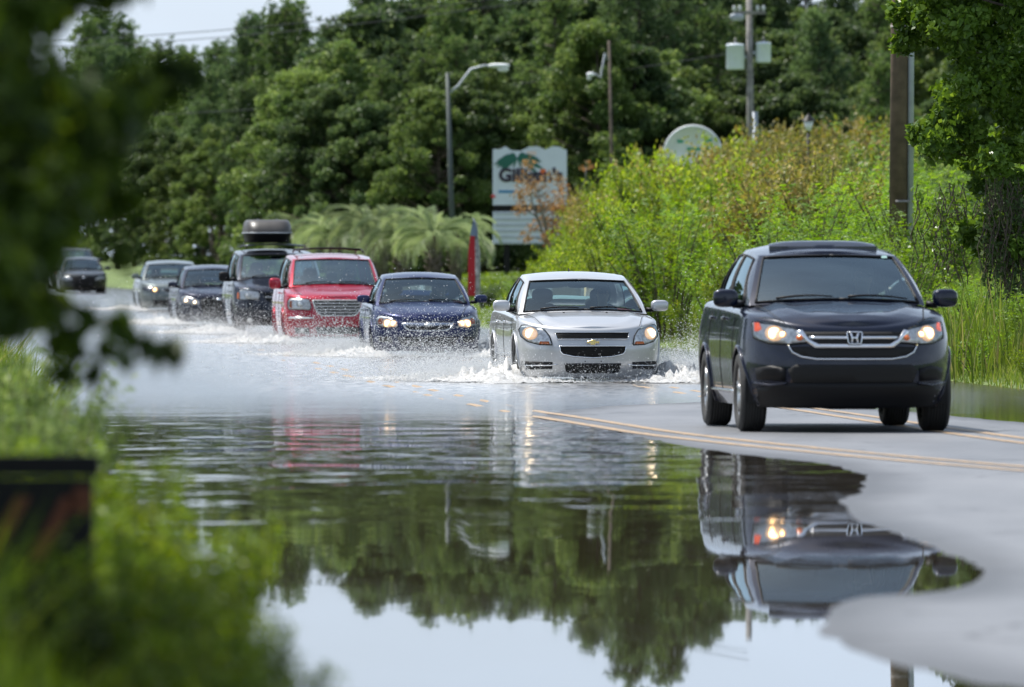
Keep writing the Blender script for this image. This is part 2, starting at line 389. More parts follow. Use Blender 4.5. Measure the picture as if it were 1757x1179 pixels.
def ground_sheet():
    Ys = np.concatenate([np.arange(-60, 20, 5.0), np.arange(20, 300, 1.5), np.arange(300, 700, 8.0), np.arange(700, 3000, 100)])
    U = warp(np.linspace(-1, 1, 240))
    Yg, Ug = np.meshgrid(Ys, U, indexing='ij'); Xg = Ug + (edgeR(np.clip(Yg, -20, 600)) + edgeL(np.clip(Yg, -20, 600))) / 2
    Z = ground_z(Xg, np.clip(Yg, -20, 600)); nx = 240
    V = np.stack([Xg, Yg, Z], -1).reshape(-1, 3)
    i = (np.arange(len(Ys) - 1)[:, None] * nx + np.arange(nx - 1)[None, :]).ravel()
    tag(obj('ground', npmesh('ground', V, np.stack([i, i + 1, i + nx + 1, i + nx], -1)), M['ground']), kind='structure')
ground_sheet()

# water: mirror-calm near the camera, choppy where the cars drive, with foam streaks in their wake
m = bpy.data.materials.new('flood_water'); m.use_nodes = True; M['water'] = m
n, l = m.node_tree.nodes, m.node_tree.links; n.clear()
out = n.new('ShaderNodeOutputMaterial'); geo = n.new('ShaderNodeNewGeometry')
sz = n.new('ShaderNodeSeparateXYZ'); l.new(geo.outputs['Position'], sz.inputs[0])
def mrange(a, b_, c, d, src):
    q = n.new('ShaderNodeMapRange'); q.inputs[1].default_value = a; q.inputs[2].default_value = b_; q.inputs[3].default_value = c; q.inputs[4].default_value = d
    q.interpolation_type = 'SMOOTHSTEP'; l.new(src, q.inputs[0]); return q.outputs[0]
def math2(op, a, b_):
    q = n.new('ShaderNodeMath'); q.operation = op
    for i, s in enumerate((a, b_)):
        if hasattr(s, 'links'): l.new(s, q.inputs[i])
        else: q.inputs[i].default_value = s
    return q.outputs[0]
def wnoise(scale, mapping, detail=3, rough=.5):
    mp = n.new('ShaderNodeMapping'); mp.inputs['Scale'].default_value = mapping; l.new(geo.outputs['Position'], mp.inputs['Vector'])
    q = n.new('ShaderNodeTexNoise'); q.inputs['Scale'].default_value = scale; q.inputs['Detail'].default_value = detail; q.inputs['Roughness'].default_value = rough
    l.new(mp.outputs[0], q.inputs['Vector']); return q.outputs['Fac']
calm_big = wnoise(1.0, (.55, .30, 1), 2)                 # slow swell
mid = wnoise(1.0, (1.5, .75, 1), 3)
chop = wnoise(1.0, (9, 9, 1), 4, .6)
Y = sz.outputs['Y']
a_mid = mrange(49, 68, 0.0, 1.0, Y)
Yw = math2('ADD', Y, math2('MULTIPLY', wnoise(1.0, (.6, .05, 1), 2), 3.0)); Yw = math2('ADD', Yw, -1.5)
a_chop = mrange(78, 100, 0.0, 1.0, Y)
h = math2('ADD', math2('MULTIPLY', calm_big, mrange(44, 66, .0012, .030, Y)), math2('MULTIPLY', mid, math2('MULTIPLY', a_mid, .017)))
h = math2('ADD', h, math2('MULTIPLY', math2('MULTIPLY', mrange(49.6, 50.0, 0, 1, Yw), mrange(50.0, 50.5, 1, 0, Yw)), .0010))
h = math2('ADD', h, math2('MULTIPLY', chop, math2('MULTIPLY', a_chop, .012)))
bp = n.new('ShaderNodeBump'); bp.inputs['Strength'].default_value = 1.0; bp.inputs['Distance'].default_value = 1.0
l.new(h, bp.inputs['Height'])
gl = n.new('ShaderNodeBsdfGlossy'); l.new(bp.outputs[0], gl.inputs['Normal'])
l.new(mrange(70, 104, 0.012, .13, Y), gl.inputs['Roughness'])
gl.inputs['Color'].default_value = (.97, .98, 1, 1)
tr = n.new('ShaderNodeBsdfTransparent'); tr.inputs['Color'].default_value = (.62, .55, .42, 1)
df = n.new('ShaderNodeBsdfDiffuse'); df.inputs['Color'].default_value = (.085, .07, .045, 1)
mxa = n.new('ShaderNodeMixShader'); mxa.inputs[0].default_value = .3; l.new(tr.outputs[0], mxa.inputs[1]); l.new(df.outputs[0], mxa.inputs[2])
fr = n.new('ShaderNodeFresnel'); fr.inputs['IOR'].default_value = 1.33; l.new(bp.outputs[0], fr.inputs['Normal'])
mxb = n.new('ShaderNodeMixShader'); l.new(fr.outputs[0], mxb.inputs[0]); l.new(mxa.outputs[0], mxb.inputs[1]); l.new(gl.outputs[0], mxb.inputs[2])
foam = wnoise(1.0, (5, 2.5, 1), 9, .72)
lane = mrange(88, 108, 0, 1, Y)
ff = math2('MULTIPLY', mrange(.42, .60, 0, 1, foam), math2('MULTIPLY', lane, .62))
at = n.new('ShaderNodeAttribute'); at.attribute_name = 'wake'
ff = math2('MULTIPLY', ff, at.outputs['Fac'])
fd = n.new('ShaderNodeBsdfDiffuse'); fd.inputs['Color'].default_value = (.50, .52, .55, 1)
mxc = n.new('ShaderNodeMixShader'); l.new(ff, mxc.inputs[0]); l.new(mxb.outputs[0], mxc.inputs[1]); l.new(fd.outputs[0], mxc.inputs[2])
l.new(mxc.outputs[0], out.inputs['Surface'])
Ys_w = np.concatenate([np.arange(-10, 20, 3.0), np.arange(20, 130, .4), np.arange(130, 250, 1.0), np.arange(250, 470, 4.0)])
wat = sheet('water', M['water'], Ys_w, lambda Y: edgeL(Y) - 1.2, lambda Y: edgeR(Y) + 1.6, 120, lambda X, Y: rise(Y))
co = np.empty(len(wat.data.vertices) * 3, np.float32); wat.data.vertices.foreach_get('co', co); co = co.reshape(-1, 3)
wk = np.clip(1 - np.abs(co[:, 0] - (lineA(co[:, 1]) + .7)) / 3.1, 0, 1) ** .7
wk *= np.clip((230 - co[:, 1]) / 40, 0.12, 1)
a = wat.data.attributes.new('wake', 'FLOAT', 'POINT'); a.data.foreach_set('value', wk.astype(np.float32))

# painted centre lines: two pairs of worn yellow stripes, laid on the asphalt
m, n, l, b = new_mat('yellow_marking'); M['yellow'] = m
geo = n.new('ShaderNodeNewGeometry'); n1 = n.new('ShaderNodeTexNoise'); n1.inputs['Scale'].default_value = 14; n1.inputs['Detail'].default_value = 6
l.new(geo.outputs['Position'], n1.inputs['Vector']); cr = n.new('ShaderNodeValToRGB')
cr.color_ramp.elements[0].position = .36; cr.color_ramp.elements[0].color = (.16, .145, .13, 1); cr.color_ramp.elements[1].position = .60; cr.color_ramp.elements[1].color = (.42, .27, .13, 1)
l.new(n1.outputs['Fac'], cr.inputs['Fac']); l.new(cr.outputs[0], b.inputs['Base Color']); b.inputs['Roughness'].default_value = .55
Ysm = np.arange(40, 420, .4)
for nm, fn in (('yellow_line', lineA), ('yellow_line', lineB)):
    for off in (-.16, .16):
        sheet(nm, M['yellow'], Ysm, lambda Y, fn=fn, off=off: fn(Y) + off - .055, lambda Y, fn=fn, off=off: fn(Y) + off + .055, 3,
              lambda X, Y: np.maximum(road_z(X, Y) + .005, rise(Y) + .008 * vnoise(X * 14 + 5, Y * 1.1, 8) - .0012 - .004 * np.clip((Y - 120) / 60, 0, 1)))
# ================================================================= vehicles
class Body:
    """outer skin of a car; local axes: nose towards -Y, x to the viewer's right, z up"""
    def __init__(s, c):
        s.c = c; s.L = c['L']; s.y0 = -s.L / 2
        s.w = interp(c['w']); s.yf = interp(c['nose']); s.yr = interp(c['tail']); s.zs = interp(c['shoulder'])
        s.cf, s.cr, s.pf = c.get('cf', .62), c.get('cr', .5), c.get('pf', 2.6)
        s.bow = c.get('bow', .10); s.crown = interp(c['crown'])
        s.wmax = max(p[1] for p in c['w']); s.zb = c['zb']
    def F(s, x, z):
        """y of the front skin at x, z"""
        w = float(s.w(z)); u = min(abs(x) / w, .9995)
        return s.y0 + float(s.yf(z)) + s.cf * (1 - (1 - u ** s.pf) ** (1 / s.pf)) + s.bow * u * u
    def SX(s, y, z):
        """half width of the side skin at y, z"""
        w = float(s.w(z)); yn = s.y0 + float(s.yf(z)) + s.bow; d = y - yn
        f = 1.0
        if d < s.cf: f = max(1e-3, 1 - max(0, 1 - d / s.cf) ** s.pf) ** (1 / s.pf) if d > 0 else 0
        yr = s.L / 2 - float(s.yr(z)); d = yr - y
        if d < s.cr: f = min(f, max(1e-3, 1 - max(0, 1 - d / s.cr) ** 3) ** (1 / 3) if d > 0 else 0)
        return w * f
    def outline(s, kind, q, z):
        w = float(s.w(z))
        if kind == 'f':                       # q: 0 centre .. 1 corner end
            a = q * math.pi / 2; u = math.sin(a) ** (2 / s.pf); cc = math.cos(a) ** (2 / s.pf) if q < 1 else 0
            return w * u, s.y0 + float(s.yf(z)) + s.cf * (1 - cc) + s.bow * u * u
        if kind == 's':
            ya = s.y0 + float(s.yf(z)) + s.cf + s.bow; yb = s.L / 2 - float(s.yr(z)) - s.cr
            return w, ya + (yb - ya) * q
        a = (1 - q) * math.pi / 2; u = math.sin(a) ** (2 / 3); cc = math.cos(a) ** (2 / 3) if q > 0 else 0
        return w * u, s.L / 2 - float(s.yr(z)) - s.cr * (1 - cc)
    def half(s):
        """rows of stations, each a list of points from sill to shoulder"""
        st = [('f', i / 26) for i in range(26)] + [('s', i / 60) for i in range(61)] + [('r', i / 14) for i in range(1, 15)]
        nv, rows = 13, []
        for k, q in st:
            x1, y1 = s.outline(k, q, .7)
            zt = float(s.zs(y1 - s.y0)); r = s.c.get('sr', .07)
            row = []
            for j in range(nv + 1):
                z = s.zb + (zt - r - s.zb) * j / nv; x, y = s.outline(k, q, z); row.append([x, y, z])
            x, y = row[-1][:2]; e = 1e-3
            x2, y2 = s.outline(k, min(q + e, 1), zt); x3, y3 = s.outline(k, max(q - e, 0), zt)
            tx, ty = x2 - x3, y2 - y3; tl = math.hypot(tx, ty) or 1; nx, ny = ty / tl, -tx / tl
            if k == 'f' and q == 0: nx, ny = 0, -1
            for a in (20, 40, 60, 80):
                ins = r * (1 - math.cos(R(a))); row.append([max(0, x - nx * ins), y - ny * ins, zt - r + r * math.sin(R(a))])
            rows.append((k, q, row))
        return rows

def cabin_fn(c):
    k = c['cab']; y0 = -c['L'] / 2
    def lerp(a, b, t): return a + (b - a) * t
    def P(u, t):
        fb, ft = k['wsb'], k['wst']            # (y from nose, z, half width) of the windscreen base and top
        rb, rt = k['rwb'], k['rwt']
        if u <= 1:
            B = Vector((u * fb[2], y0 + fb[0] + .16 * u * u, fb[1] - .035 * u * u)); T = Vector((u * ft[2], y0 + ft[0] + .10 * u * u, ft[1] - .02 * u * u))
            o = Vector((0, -.7, .7)) * .03
        elif u <= 2:
            v = u - 1
            B = Vector((lerp(fb[2], rb[2], v) + k.get('bulge', .05) * 4 * v * (1 - v), lerp(y0 + fb[0] + .16, y0 + rb[0] - .05, v), lerp(fb[1] - .035, rb[1] - .01, v)))
            T = Vector((lerp(ft[2], rt[2], v) + .02 * 4 * v * (1 - v), lerp(y0 + ft[0] + .10, y0 + rt[0] - .05, v), lerp(ft[1] - .02, rt[1] - .01, v) + k['arch'] * 4 * v * (1 - v)))
            o = Vector((.035, 0, 0))
        else:
            v = 3 - u
            B = Vector((v * rb[2], y0 + rb[0] - .05 * v * v, rb[1] - .01 * v)); T = Vector((v * rt[2], y0 + rt[0] - .05 * v * v, rt[1] - .01 * v))
            o = Vector((0, .5, .5)) * .03
        return B.lerp(T, t) + o * 4 * t * (1 - t)
    return P

def sx(v, s): return (v[0] * s, v[1], v[2])

def patch(name, poly, F, off, mat, parent, sub=.03, rim=.02):
    """a plate with the outline poly (x, z), following the skin y = F(x, z) at height off above it"""
    pts = [Vector(p) for p in poly]; n = len(pts)
    dense = []
    for i in range(n):
        a, b = pts[i], pts[(i + 1) % n]; k = max(1, int((b - a).length / sub))
        dense += [a.lerp(b, j / k) for j in range(k)]
    ring = len(dense); verts = list(dense)
    x0, x1 = min(p.x for p in dense), max(p.x for p in dense); z0, z1 = min(p.y for p in dense), max(p.y for p in dense)
    def inside(x, z):
        c = False
        for i in range(n):
            a, b = pts[i], pts[(i + 1) % n]
            if (a.y > z) != (b.y > z) and x < (b.x - a.x) * (z - a.y) / (b.y - a.y) + a.x: c = not c
        return c
    gx = x0 + sub
    while gx < x1:
        gz = z0 + sub * .5
        while gz < z1:
            if inside(gx, gz) and min((Vector((gx, gz)) - p).length for p in dense) > sub * .55: verts.append(Vector((gx, gz)))
            gz += sub
        gx += sub
    ov, oe, of, oo, _, _ = geometry.delaunay_2d_cdt(verts, [(i, (i + 1) % ring) for i in range(ring)], [], 1, 1e-6)
    V = [(p.x, F(p.x, p.y) - off, p.y) for p in ov]; Fc = [tuple(f) for f in of]
    mb = MB(); mb.add(V, Fc)
    cx, cz = sum(p.x for p in dense) / ring, sum(p.y for p in dense) / ring
    A = [(p.x, F(p.x, p.y) - off, p.y) for p in dense]; B = [(p.x + (p.x - cx) * .004, F(p.x, p.y) + rim, p.y) for p in dense]
    mb.add(A + B, [(i, (i + 1) % ring, ring + (i + 1) % ring, ring + i) for i in range(ring)])
    o = mb.build(name, mat, parent, True)
    return o

def strip(name, line, F, off, rad, mat, parent, n=6, closed=False):
    pts = []
    for i in range(len(line) - (0 if closed else 1)):
        a, b = Vector(line[i]), Vector(line[(i + 1) % len(line)]); k = max(1, int((b - a).length / .03))
        pts += [a.lerp(b, j / k) for j in range(k)]
    pts.append(Vector(line[0] if closed else line[-1]))
    return MB().tube([(p.x, F(p.x, p.y) - off, p.y) for p in pts], rad, n).build(name, mat, parent, True)

def mir(poly): return [(-x, z) for x, z in poly]
def oval(cx, cz, rx, rz, n=20): return [(cx + rx * math.cos(2 * math.pi * i / n), cz + rz * math.sin(2 * math.pi * i / n)) for i in range(n)]

WHEELS = {}
def wheel_mesh(r, w, rr, spokes):
    key = (r, w, rr, spokes)
    if key in WHEELS: return WHEELS[key]
    t = MB(); h = w / 2
    prof = [(rr, -h * .8), (rr + .02, -h), (r - .03, -h), (r - .008, -h * .82)]
    for k in range(-3, 4):                       # tread grooves
        c = k * h * .22; prof += [(r, c - h * .085), (r, c + h * .085), (r - .008, c + h * .1), (r - .008, c + h * .12)] if k < 3 else [(r, c - h * .085), (r, c + h * .085)]
    prof += [(r - .008, h * .82), (r - .03, h), (rr + .02, h), (rr, h * .8)]
    t.lathe(prof, axis='x', n=40); tm = t.mesh('wheel')
    q = MB(); q.lathe([(rr, -h * .8), (rr - .02, -h * .7), (rr - .03, h * .5), (rr, h * .8)], axis='x', n=40)
    q.lathe([(0.001, -h * .78), (.055, -h * .75), (.06, -h * .5), (.001, -h * .4)], axis='x', n=18)
    for k in range(spokes):
        a = 2 * math.pi * k / spokes
        for da in (-.1, .1):
            q.tube([(-h * .66, .04 * math.cos(a), .04 * math.sin(a)), (-h * .74, (rr - .02) * math.cos(a + da), (rr - .02) * math.sin(a + da))], [.022, .017], 6)
    q.lathe([(.001, -h * .2), (rr * .62, -h * .2), (rr * .62, -h * .1), (.001, -h * .1)], axis='x', n=24)
    rm = q.mesh('rim')
    WHEELS[key] = (tm, rm); return WHEELS[key]

def make_car(name, label, cat, c, nose, D_rz, group=None, zoff=0.0):
    """builds one car: nose = (x, y) of its front centre in the world, D_rz = yaw in degrees"""
    rz = R(D_rz); L = c['L']
    loc = Vector((nose[0] - math.sin(rz) * L / 2, nose[1] + math.cos(rz) * L / 2, 0))
    zr = float(road_z(np.array([nose[0]]), np.array([nose[1] + 1.0]))[0]) if c.get('ground', True) else 0
    loc.z = zr + zoff
    root = tag(empty(name, loc, rz), label, cat, group)
    B = Body(c); P = cabin_fn(c); pm = c['paint']; y0 = B.y0; k = c['cab']
    # ---- lower body
    rows = B.half(); nr, nc = len(rows), len(rows[0][2])
    wr, wy = c['wheel'][0] + .045, [y0 + c['fo'], y0 + c['fo'] + c['wb']]; wz = c['wheel'][0]
    V = [[list(p) for p in row] for _, _, row in rows]
    def inarch(p): return any(math.hypot(p[1] - a, p[2] - wz) < wr for a in wy) and p[0] > .6 * B.wmax
    flag = [[inarch(p) for p in row] for row in V]
    keep = [[not (flag[i][j] and flag[i + 1][j] and flag[i][j + 1] and flag[i + 1][j + 1]) for j in range(nc - 1)] for i in range(nr - 1)]
    mb = MB()
    for i in range(nr):
        for j in range(nc):
            if flag[i][j]:
                p = V[i][j]; a = min(wy, key=lambda a: math.hypot(p[1] - a, p[2] - wz)); d = math.hypot(p[1] - a, p[2] - wz) or 1
                p[1], p[2] = a + (p[1] - a) / d * wr, wz + (p[2] - wz) / d * wr
                if p[2] < B.zb: p[2] = B.zb
                p[0] += .006
    for s in (1, -1):
        vs = [sx(V[i][j], s) for i in range(nr) for j in range(nc)]
        fs = [(i * nc + j, (i + 1) * nc + j, (i + 1) * nc + j + 1, i * nc + j + 1) for i in range(nr - 1) for j in range(nc - 1) if keep[i][j]]
        mb.add(vs, fs)
        # inward return of each arch lip and the flare round it
        for a in wy:
            arc = [R(t) for t in range(-20, 201, 8)]
            pts = [(a + wr * math.cos(t), wz + wr * math.sin(t)) for t in arc]
            pts = [p for p in pts if p[1] >= B.zb]
            X = [B.SX(p[0], max(p[1], B.zb)) + .006 for p in pts]; m_ = len(pts)
            vs = [(s * X[i], pts[i][0], pts[i][1]) for i in range(m_)] + [(s * (X[i] - .06), pts[i][0], pts[i][1]) for i in range(m_)]
            mb.add(vs, [(i, i + 1, m_ + i + 1, m_ + i) for i in range(m_ - 1)])
            mb.tube([(s * (X[i] + .002), pts[i][0], pts[i][1]) for i in range(m_)], .014, 6)
    # top: hood, deck and the ledge beside the glass
    shoulder = [row[-1] for row in V]
    ycow, ydk = y0 + k['wsb'][0] + .10, y0 + k['rwb'][0] - .12
    def zc(y): return float(B.zs(y - y0)) + float(B.crown(y - y0))
    NX = 12
    def toprow(p):
        x, y, z = p; out = []
        for j in range(NX + 1):
            q = 1 - j / NX; xx = x * q; e = 1 - abs(q) ** 2.4
            out.append((xx, y, z + (zc(y) - z) * e + c.get('ridge', .012) * math.exp(-((q - c.get('ridge_at', .62)) / .09) ** 2) * min(1, max(0, (y - y0 - .25) * 3))))
        return out
    # which stations are hood / ledge / deck
    tops = [toprow(p) for p in shoulder]
    for s in (1, -1):
        for i in range(nr - 1):
            ya, yb = shoulder[i][1], shoulder[i + 1][1]
            if max(ya, yb) <= ycow + .05 or min(ya, yb) >= ydk - .05:
                vs = [sx(v, s) for v in tops[i] + tops[i + 1]]
                mb.add(vs, [(j, j + 1, NX + 2 + j, NX + 1 + j) for j in range(NX)])
            else:
                q0 = shoulder[i]; q1 = shoulder[i + 1]
                def base(y):
                    v = (y - (y0 + k['wsb'][0] + .16)) / ((y0 + k['rwb'][0] - .05) - (y0 + k['wsb'][0] + .16)); v = min(1, max(0, v)); b_ = P(1 + v, 0); return (b_.x - .03, y, b_.z - .005)
                a0, a1 = base(q0[1]), base(q1[1])
                mb.add([sx(q0, s), sx(q1, s), sx(a1, s), sx(a0, s)], [(0, 1, 2, 3)])
    body = mb.build('body', pm, root, True)
    # ---- cabin shell (pillars and roof) with openings for the glass
    ws_u, t0, t1 = k.get('wsu', .93), .04, k.get('wt1', .95)
    sw = k['side']                                 # list of (u0, u1)
    st0, st1 = .05, .9
    mb = MB(); N = 6
    def quad_patch(u0, u1, a, b, mbx, s, nu=None, off=0.0, nt=8):
        nu = nu or max(2, int((u1 - u0) * 14))
        def fn(p, q):
            v = P(u0 + (u1 - u0) * p, a + (b - a) * q); return (v.x * s, v.y, v.z)
        mbx.grid(fn, nu, nt)
    for s in (1, -1):
        quad_patch(0, ws_u, 0, t0, mb, s, 12, nt=1); quad_patch(0, ws_u, t1, 1, mb, s, 12, nt=1)
        quad_patch(ws_u, 1, 0, 1, mb, s, 3)
        edges = [1.0] + [e for w_ in sw for e in w_] + [2.0]
        quad_patch(1, 2, 0, st0, mb, s, 24, nt=1); quad_patch(1, 2, st1, 1, mb, s, 24, nt=2)
        for a in range(0, len(edges), 2): quad_patch(edges[a], edges[a + 1], st0, st1, mb, s, 4)
        quad_patch(2, 2.12, 0, 1, mb, s, 3); quad_patch(2.12, 3, 0, .08, mb, s, 8, nt=1); quad_patch(2.12, 3, .93, 1, mb, s, 8, nt=1)
    # roof cap
    us = [i / 12 for i in range(12)] + [1 + i / 24 for i in range(25)] + [2 + i / 8 for i in range(1, 9)]
    rc = []
    for u in us:
        e = P(u, 1); row = []
        for j in range(9):
            q = 1 - j / 8; f = (1 - q ** 2.2); yv = (e.y - (y0 + k['wst'][0])) / (k['rwt'][0] - k['wst'][0]); cr_ = k['crownr'] * max(0, min(1, .35 + 4 * yv * (1 - yv) * .65)) * (0 if u in (0,) else 1)
            row.append((e.x * q, e.y, e.z + cr_ * f * min(1, e.x / .25)))
        rc.append(row)
    for s in (1, -1):
        for i in range(len(rc) - 1):
            mb.add([sx(v, s) for v in rc[i] + rc[i + 1]], [(j, j + 1, 10 + j, 9 + j) for j in range(8)])
    roof = mb.build('roof', pm, root, True)
    # headliner keeps the sky out of the cabin
    mb = MB()
    for s in (1, -1):
        for i in range(3, len(rc) - 2):
            mb.add([(v[0] * s * .96, v[1], v[2] - .045) for v in rc[i] + rc[i + 1]], [(j, j + 1, 10 + j, 9 + j) for j in range(8)])
    mb.build('headliner', M['inter_light'], root, True)
    # ---- glass
    gm = c.get('glass', M['glass'])
    mb = MB()
    for s in (1, -1): quad_patch(0, ws_u, t0, t1, mb, s, 14, nt=10)
    ws = mb.build('windshield', gm, root, True)
    fr = MB()
    ring = [P(u, t0) for u in np.linspace(-0, ws_u, 12)] + [P(ws_u, t) for t in np.linspace(t0, t1, 10)] + [P(u, t1) for u in np.linspace(ws_u, 0, 12)]
    for s in (1, -1): fr.tube([(v.x * s, v.y - .004, v.z + .004) for v in ring], .011, 5)
    fr.build('windshield_seal', M['black'], ws, True)
    for s in (-1, 1):
        for (u0, u1) in sw:
            mb = MB(); quad_patch(u0, u1, st0, st1, mb, s, 6)
            wo = mb.build('side_window', c.get('glass_side', gm), root, True)
            f2 = MB(); rg = [P(u, st0) for u in np.linspace(u0, u1, 6)] + [P(u1, t) for t in np.linspace(st0, st1, 6)] + [P(u, st1) for u in np.linspace(u1, u0, 6)] + [P(u0, t) for t in np.linspace(st1, st0, 6)]
            f2.tube([((v.x + .003) * s, v.y, v.z) for v in rg], .012, 5); f2.build('window_frame', M['black'], wo, True)
    mb = MB()
    for s in (1, -1): quad_patch(2.12, 3, .08, .93, mb, s, 8)
    mb.build('rear_window', c.get('glass_rear', M['glass']), root, True)
    # ---- wipers, mirror
    for xa, xb in ((-.55, -.06), (.08, .62)):
        pts = []
        for i in range(7):
            u = (xa + (xb - xa) * i / 6) / k['wsb'][2]; v = P(abs(u), .06 + .03 * math.sin(i / 6 * 3.1)); pts.append((math.copysign(v.x, u), v.y - .028, v.z + .016))
        MB().tube(pts, [.012, .011, .010, .009, .008, .007, .006], 5).build('wiper', M['black'], root, True)
    t_ = P(0, .86); mb = MB(); mb.blob((0, t_.y + .10, t_.z - .03), (.25, .03, .075), .6, 8); mb.tube([(0, t_.y + .09, t_.z - .01), (0, t_.y + .07, t_.z + .025)], .015, 6)
    mb.build('rear_view_mirror', M['black'], root, True)
    for s in (-1, 1):
        mx, my, mz = c['mirror']; w_, h_ = c.get('mirror_size', (.22, .16))
        mb = MB(); mb.blob((s * mx, y0 + my, mz), (w_, .12, h_), .62, 12, Matrix.Rotation(s * .15, 3, 'Z'))
        mo = mb.build('side_mirror', c.get('mirror_mat', pm), root, True)
        MB().tube([(s * (k['wsb'][2] + .03), y0 + my + .05, mz - .05), (s * (mx - w_ * .3), y0 + my + .02, mz - h_ * .42)], [.032, .022], 8).build('mirror_arm', M['black'], mo, True)
        MB().blob((s * mx, y0 + my + .055, mz), (w_ * .86, .02, h_ * .8), .5, 8).build('mirror_glass', M['chrome'], mo, True)
    # ---- shut lines
    def H(x, y):
        xs = B.SX(y, float(B.zs(y - y0)) - .05); xs = max(xs, .05); q = min(1, abs(x) / xs)
        return float(B.zs(y - y0)) + (zc(y) - float(B.zs(y - y0))) * (1 - q ** 2.4) + c.get('ridge', .012) * math.exp(-((q - c.get('ridge_at', .62)) / .09) ** 2) * min(1, max(0, (y - y0 - .25) * 3))
    hx0, hx1, hy0 = c.get('hood', (.60, .70, .22))
    for s in (1, -1):
        mb = MB()
        mb.tube([(s * (hx0 + (hx1 - hx0) * i / 14), y0 + hy0 + (k['wsb'][0] + .02 - hy0) * i / 14, H(hx0 + (hx1 - hx0) * i / 14, y0 + hy0 + (k['wsb'][0] + .02 - hy0) * i / 14) + .001) for i in range(15)], .0035, 4)
        mb.build('hood_seam', M['gap'], root, True)
    zt = float(B.zs(1.8)) - .1
    for s in (-1, 1):
        mb = MB()
        for yy in c['doors']:
            mb.tube([(s * (B.SX(y0 + yy, z) + .001), y0 + yy, z) for z in np.linspace(B.zb + .12, float(B.zs(yy)) - .08, 12)], .0035, 4)
        mb.tube([(s * (B.SX(y, B.zb + .12) + .001), y, B.zb + .12) for y in np.linspace(y0 + c['doors'][0], y0 + c['doors'][-1], 16)], .0035, 4)
        mb.build('door_seam', M['gap'], root, True)
        for yy in c['handles']:
            MB().blob((s * (B.SX(y0 + yy, zt) + .018), y0 + yy, zt), (.03, .17, .028), .6, 8).build('door_handle', c.get('handle_mat', pm), root, True)
        if c.get('moulding'):
            zz = c['moulding']; MB().tube([(s * (B.SX(y, zz) + .004), y, zz) for y in np.linspace(y0 + c['doors'][0] + .02, y0 + c['doors'][-1] - .02, 14)], .016, 6).build('side_moulding', c.get('mould_mat', M['chrome']), root, True)
    # ---- underbody, wheel wells, wheels
    mb = MB(); mb.box((0, .02, B.zb + .07), (B.wmax * 1.2, L * .86, .1)); mb.box((0, y0 + c['fo'], .3), (B.wmax * 1.1, .5, .2)); mb.tube([(-.45, y0 + c['fo'] + c['wb'], wz), (.45, y0 + c['fo'] + c['wb'], wz)], .05, 8)
    mb.box((.1, y0 + c['fo'] + .35, B.zb - .005), (.4, .5, .06)); mb.tube([(.3, y0 + 1, B.zb), (.35, L / 2 - .3, B.zb - .01)], .035, 8)
    mb.grid(lambda p, q: ((p * 2 - 1) * B.wmax * .8, B.F((p * 2 - 1) * B.wmax * .8, B.zb) + .06 + .4 * q, B.zb + .005 + .02 * q), 12, 2)
    mb.build('underbody', M['black'], root, False)
    for a in wy:
        for s in (1, -1):
            wells = MB()
            wells.grid(lambda p, q: (s * (B.wmax - .04 - .3 * q), a + (wr + .001) * math.cos(R(-15 + 210 * p)), max(B.zb, wz + (wr + .001) * math.sin(R(-15 + 210 * p)))), 20, 1)
            arc_ = [(a + wr * math.cos(R(t)), wz + wr * math.sin(R(t))) for t in range(-15, 196, 10)]; wells.add([(s * (B.wmax - .34), p_[0], max(p_[1], B.zb)) for p_ in arc_], [tuple(range(len(arc_)))])
            wells.build('wheel_well', M['gap'], root, False)
    tm, rm = wheel_mesh(*c['wheel'])
    for a in wy:
        for s in (-1, 1):
            w_ = obj('wheel', tm, M['rubber'], root); w_.location = (s * (c['track'] / 2), a, wz); w_.rotation_euler = (random.uniform(0, 3), 0, 0 if s < 0 else math.pi)
            r_ = obj('rim', rm, M['alloy'], w_)
    # ---- interior
    fl = B.zb + .12
    mb = MB(); bz = k['wsb'][1] - .06
    mb.grid(lambda p, q: ((p * 2 - 1) * (k['wsb'][2] - .05), y0 + k['wsb'][0] + .05 + .55 * q + .15 * (p * 2 - 1) ** 2, bz - .02 + .05 * math.sin(q * 3.14) - .12 * (q > .9)), 14, 10)
    mb.build('dashboard', c.get('dash', M['interior']), root, True)
    MB().box((0, y0 + (k['wsb'][0] + k['rwb'][0]) / 2 + .3, fl), (1.3, k['rwb'][0] - k['wsb'][0], .04)).build('floor', M['interior'], root)
    sm = c.get('seat_mat', M['seat'])
    seat_y = y0 + k['wsb'][0] + 1.32; hz = c.get('seat_h', .52)
    for s in (-1, 1):
        mb = MB(); mb.blob((s * .37, seat_y - .15, hz - .06), (.5, .52, .16), .6, 10); mb.blob((s * .37, seat_y + .18, hz + .28), (.5, .16, .62), .6, 10, Matrix.Rotation(-.2, 3, 'X'))
        so = mb.build('seat', sm, root, True)
        mb = MB(); mb.blob((s * .37, seat_y + .27, hz + .68), (.27, .11, .19), .7, 10); mb.tube([(s * .37 - .05, seat_y + .26, hz + .5), (s * .37 - .05, seat_y + .27, hz + .66)], .008, 5)
        mb.build('headrest', sm, so, True)
    mb = MB(); ry = min(seat_y + 1.0, y0 + k['rwb'][0] - .5); mb.blob((0, ry, hz + .22), (1.25, .18, .56), .5, 12); mb.blob((0, ry - .25, hz - .08), (1.25, .5, .16), .5, 12)
    for s in (-.38, .38): mb.blob((s, ry + .04, hz + .58), (.25, .1, .14), .6, 8)
    mb.build('rear_seat', sm, root, True)
    mb = MB(); st_ = Matrix.Rotation(R(-62), 3, 'X'); cy, cz_ = seat_y - .52, hz + .36
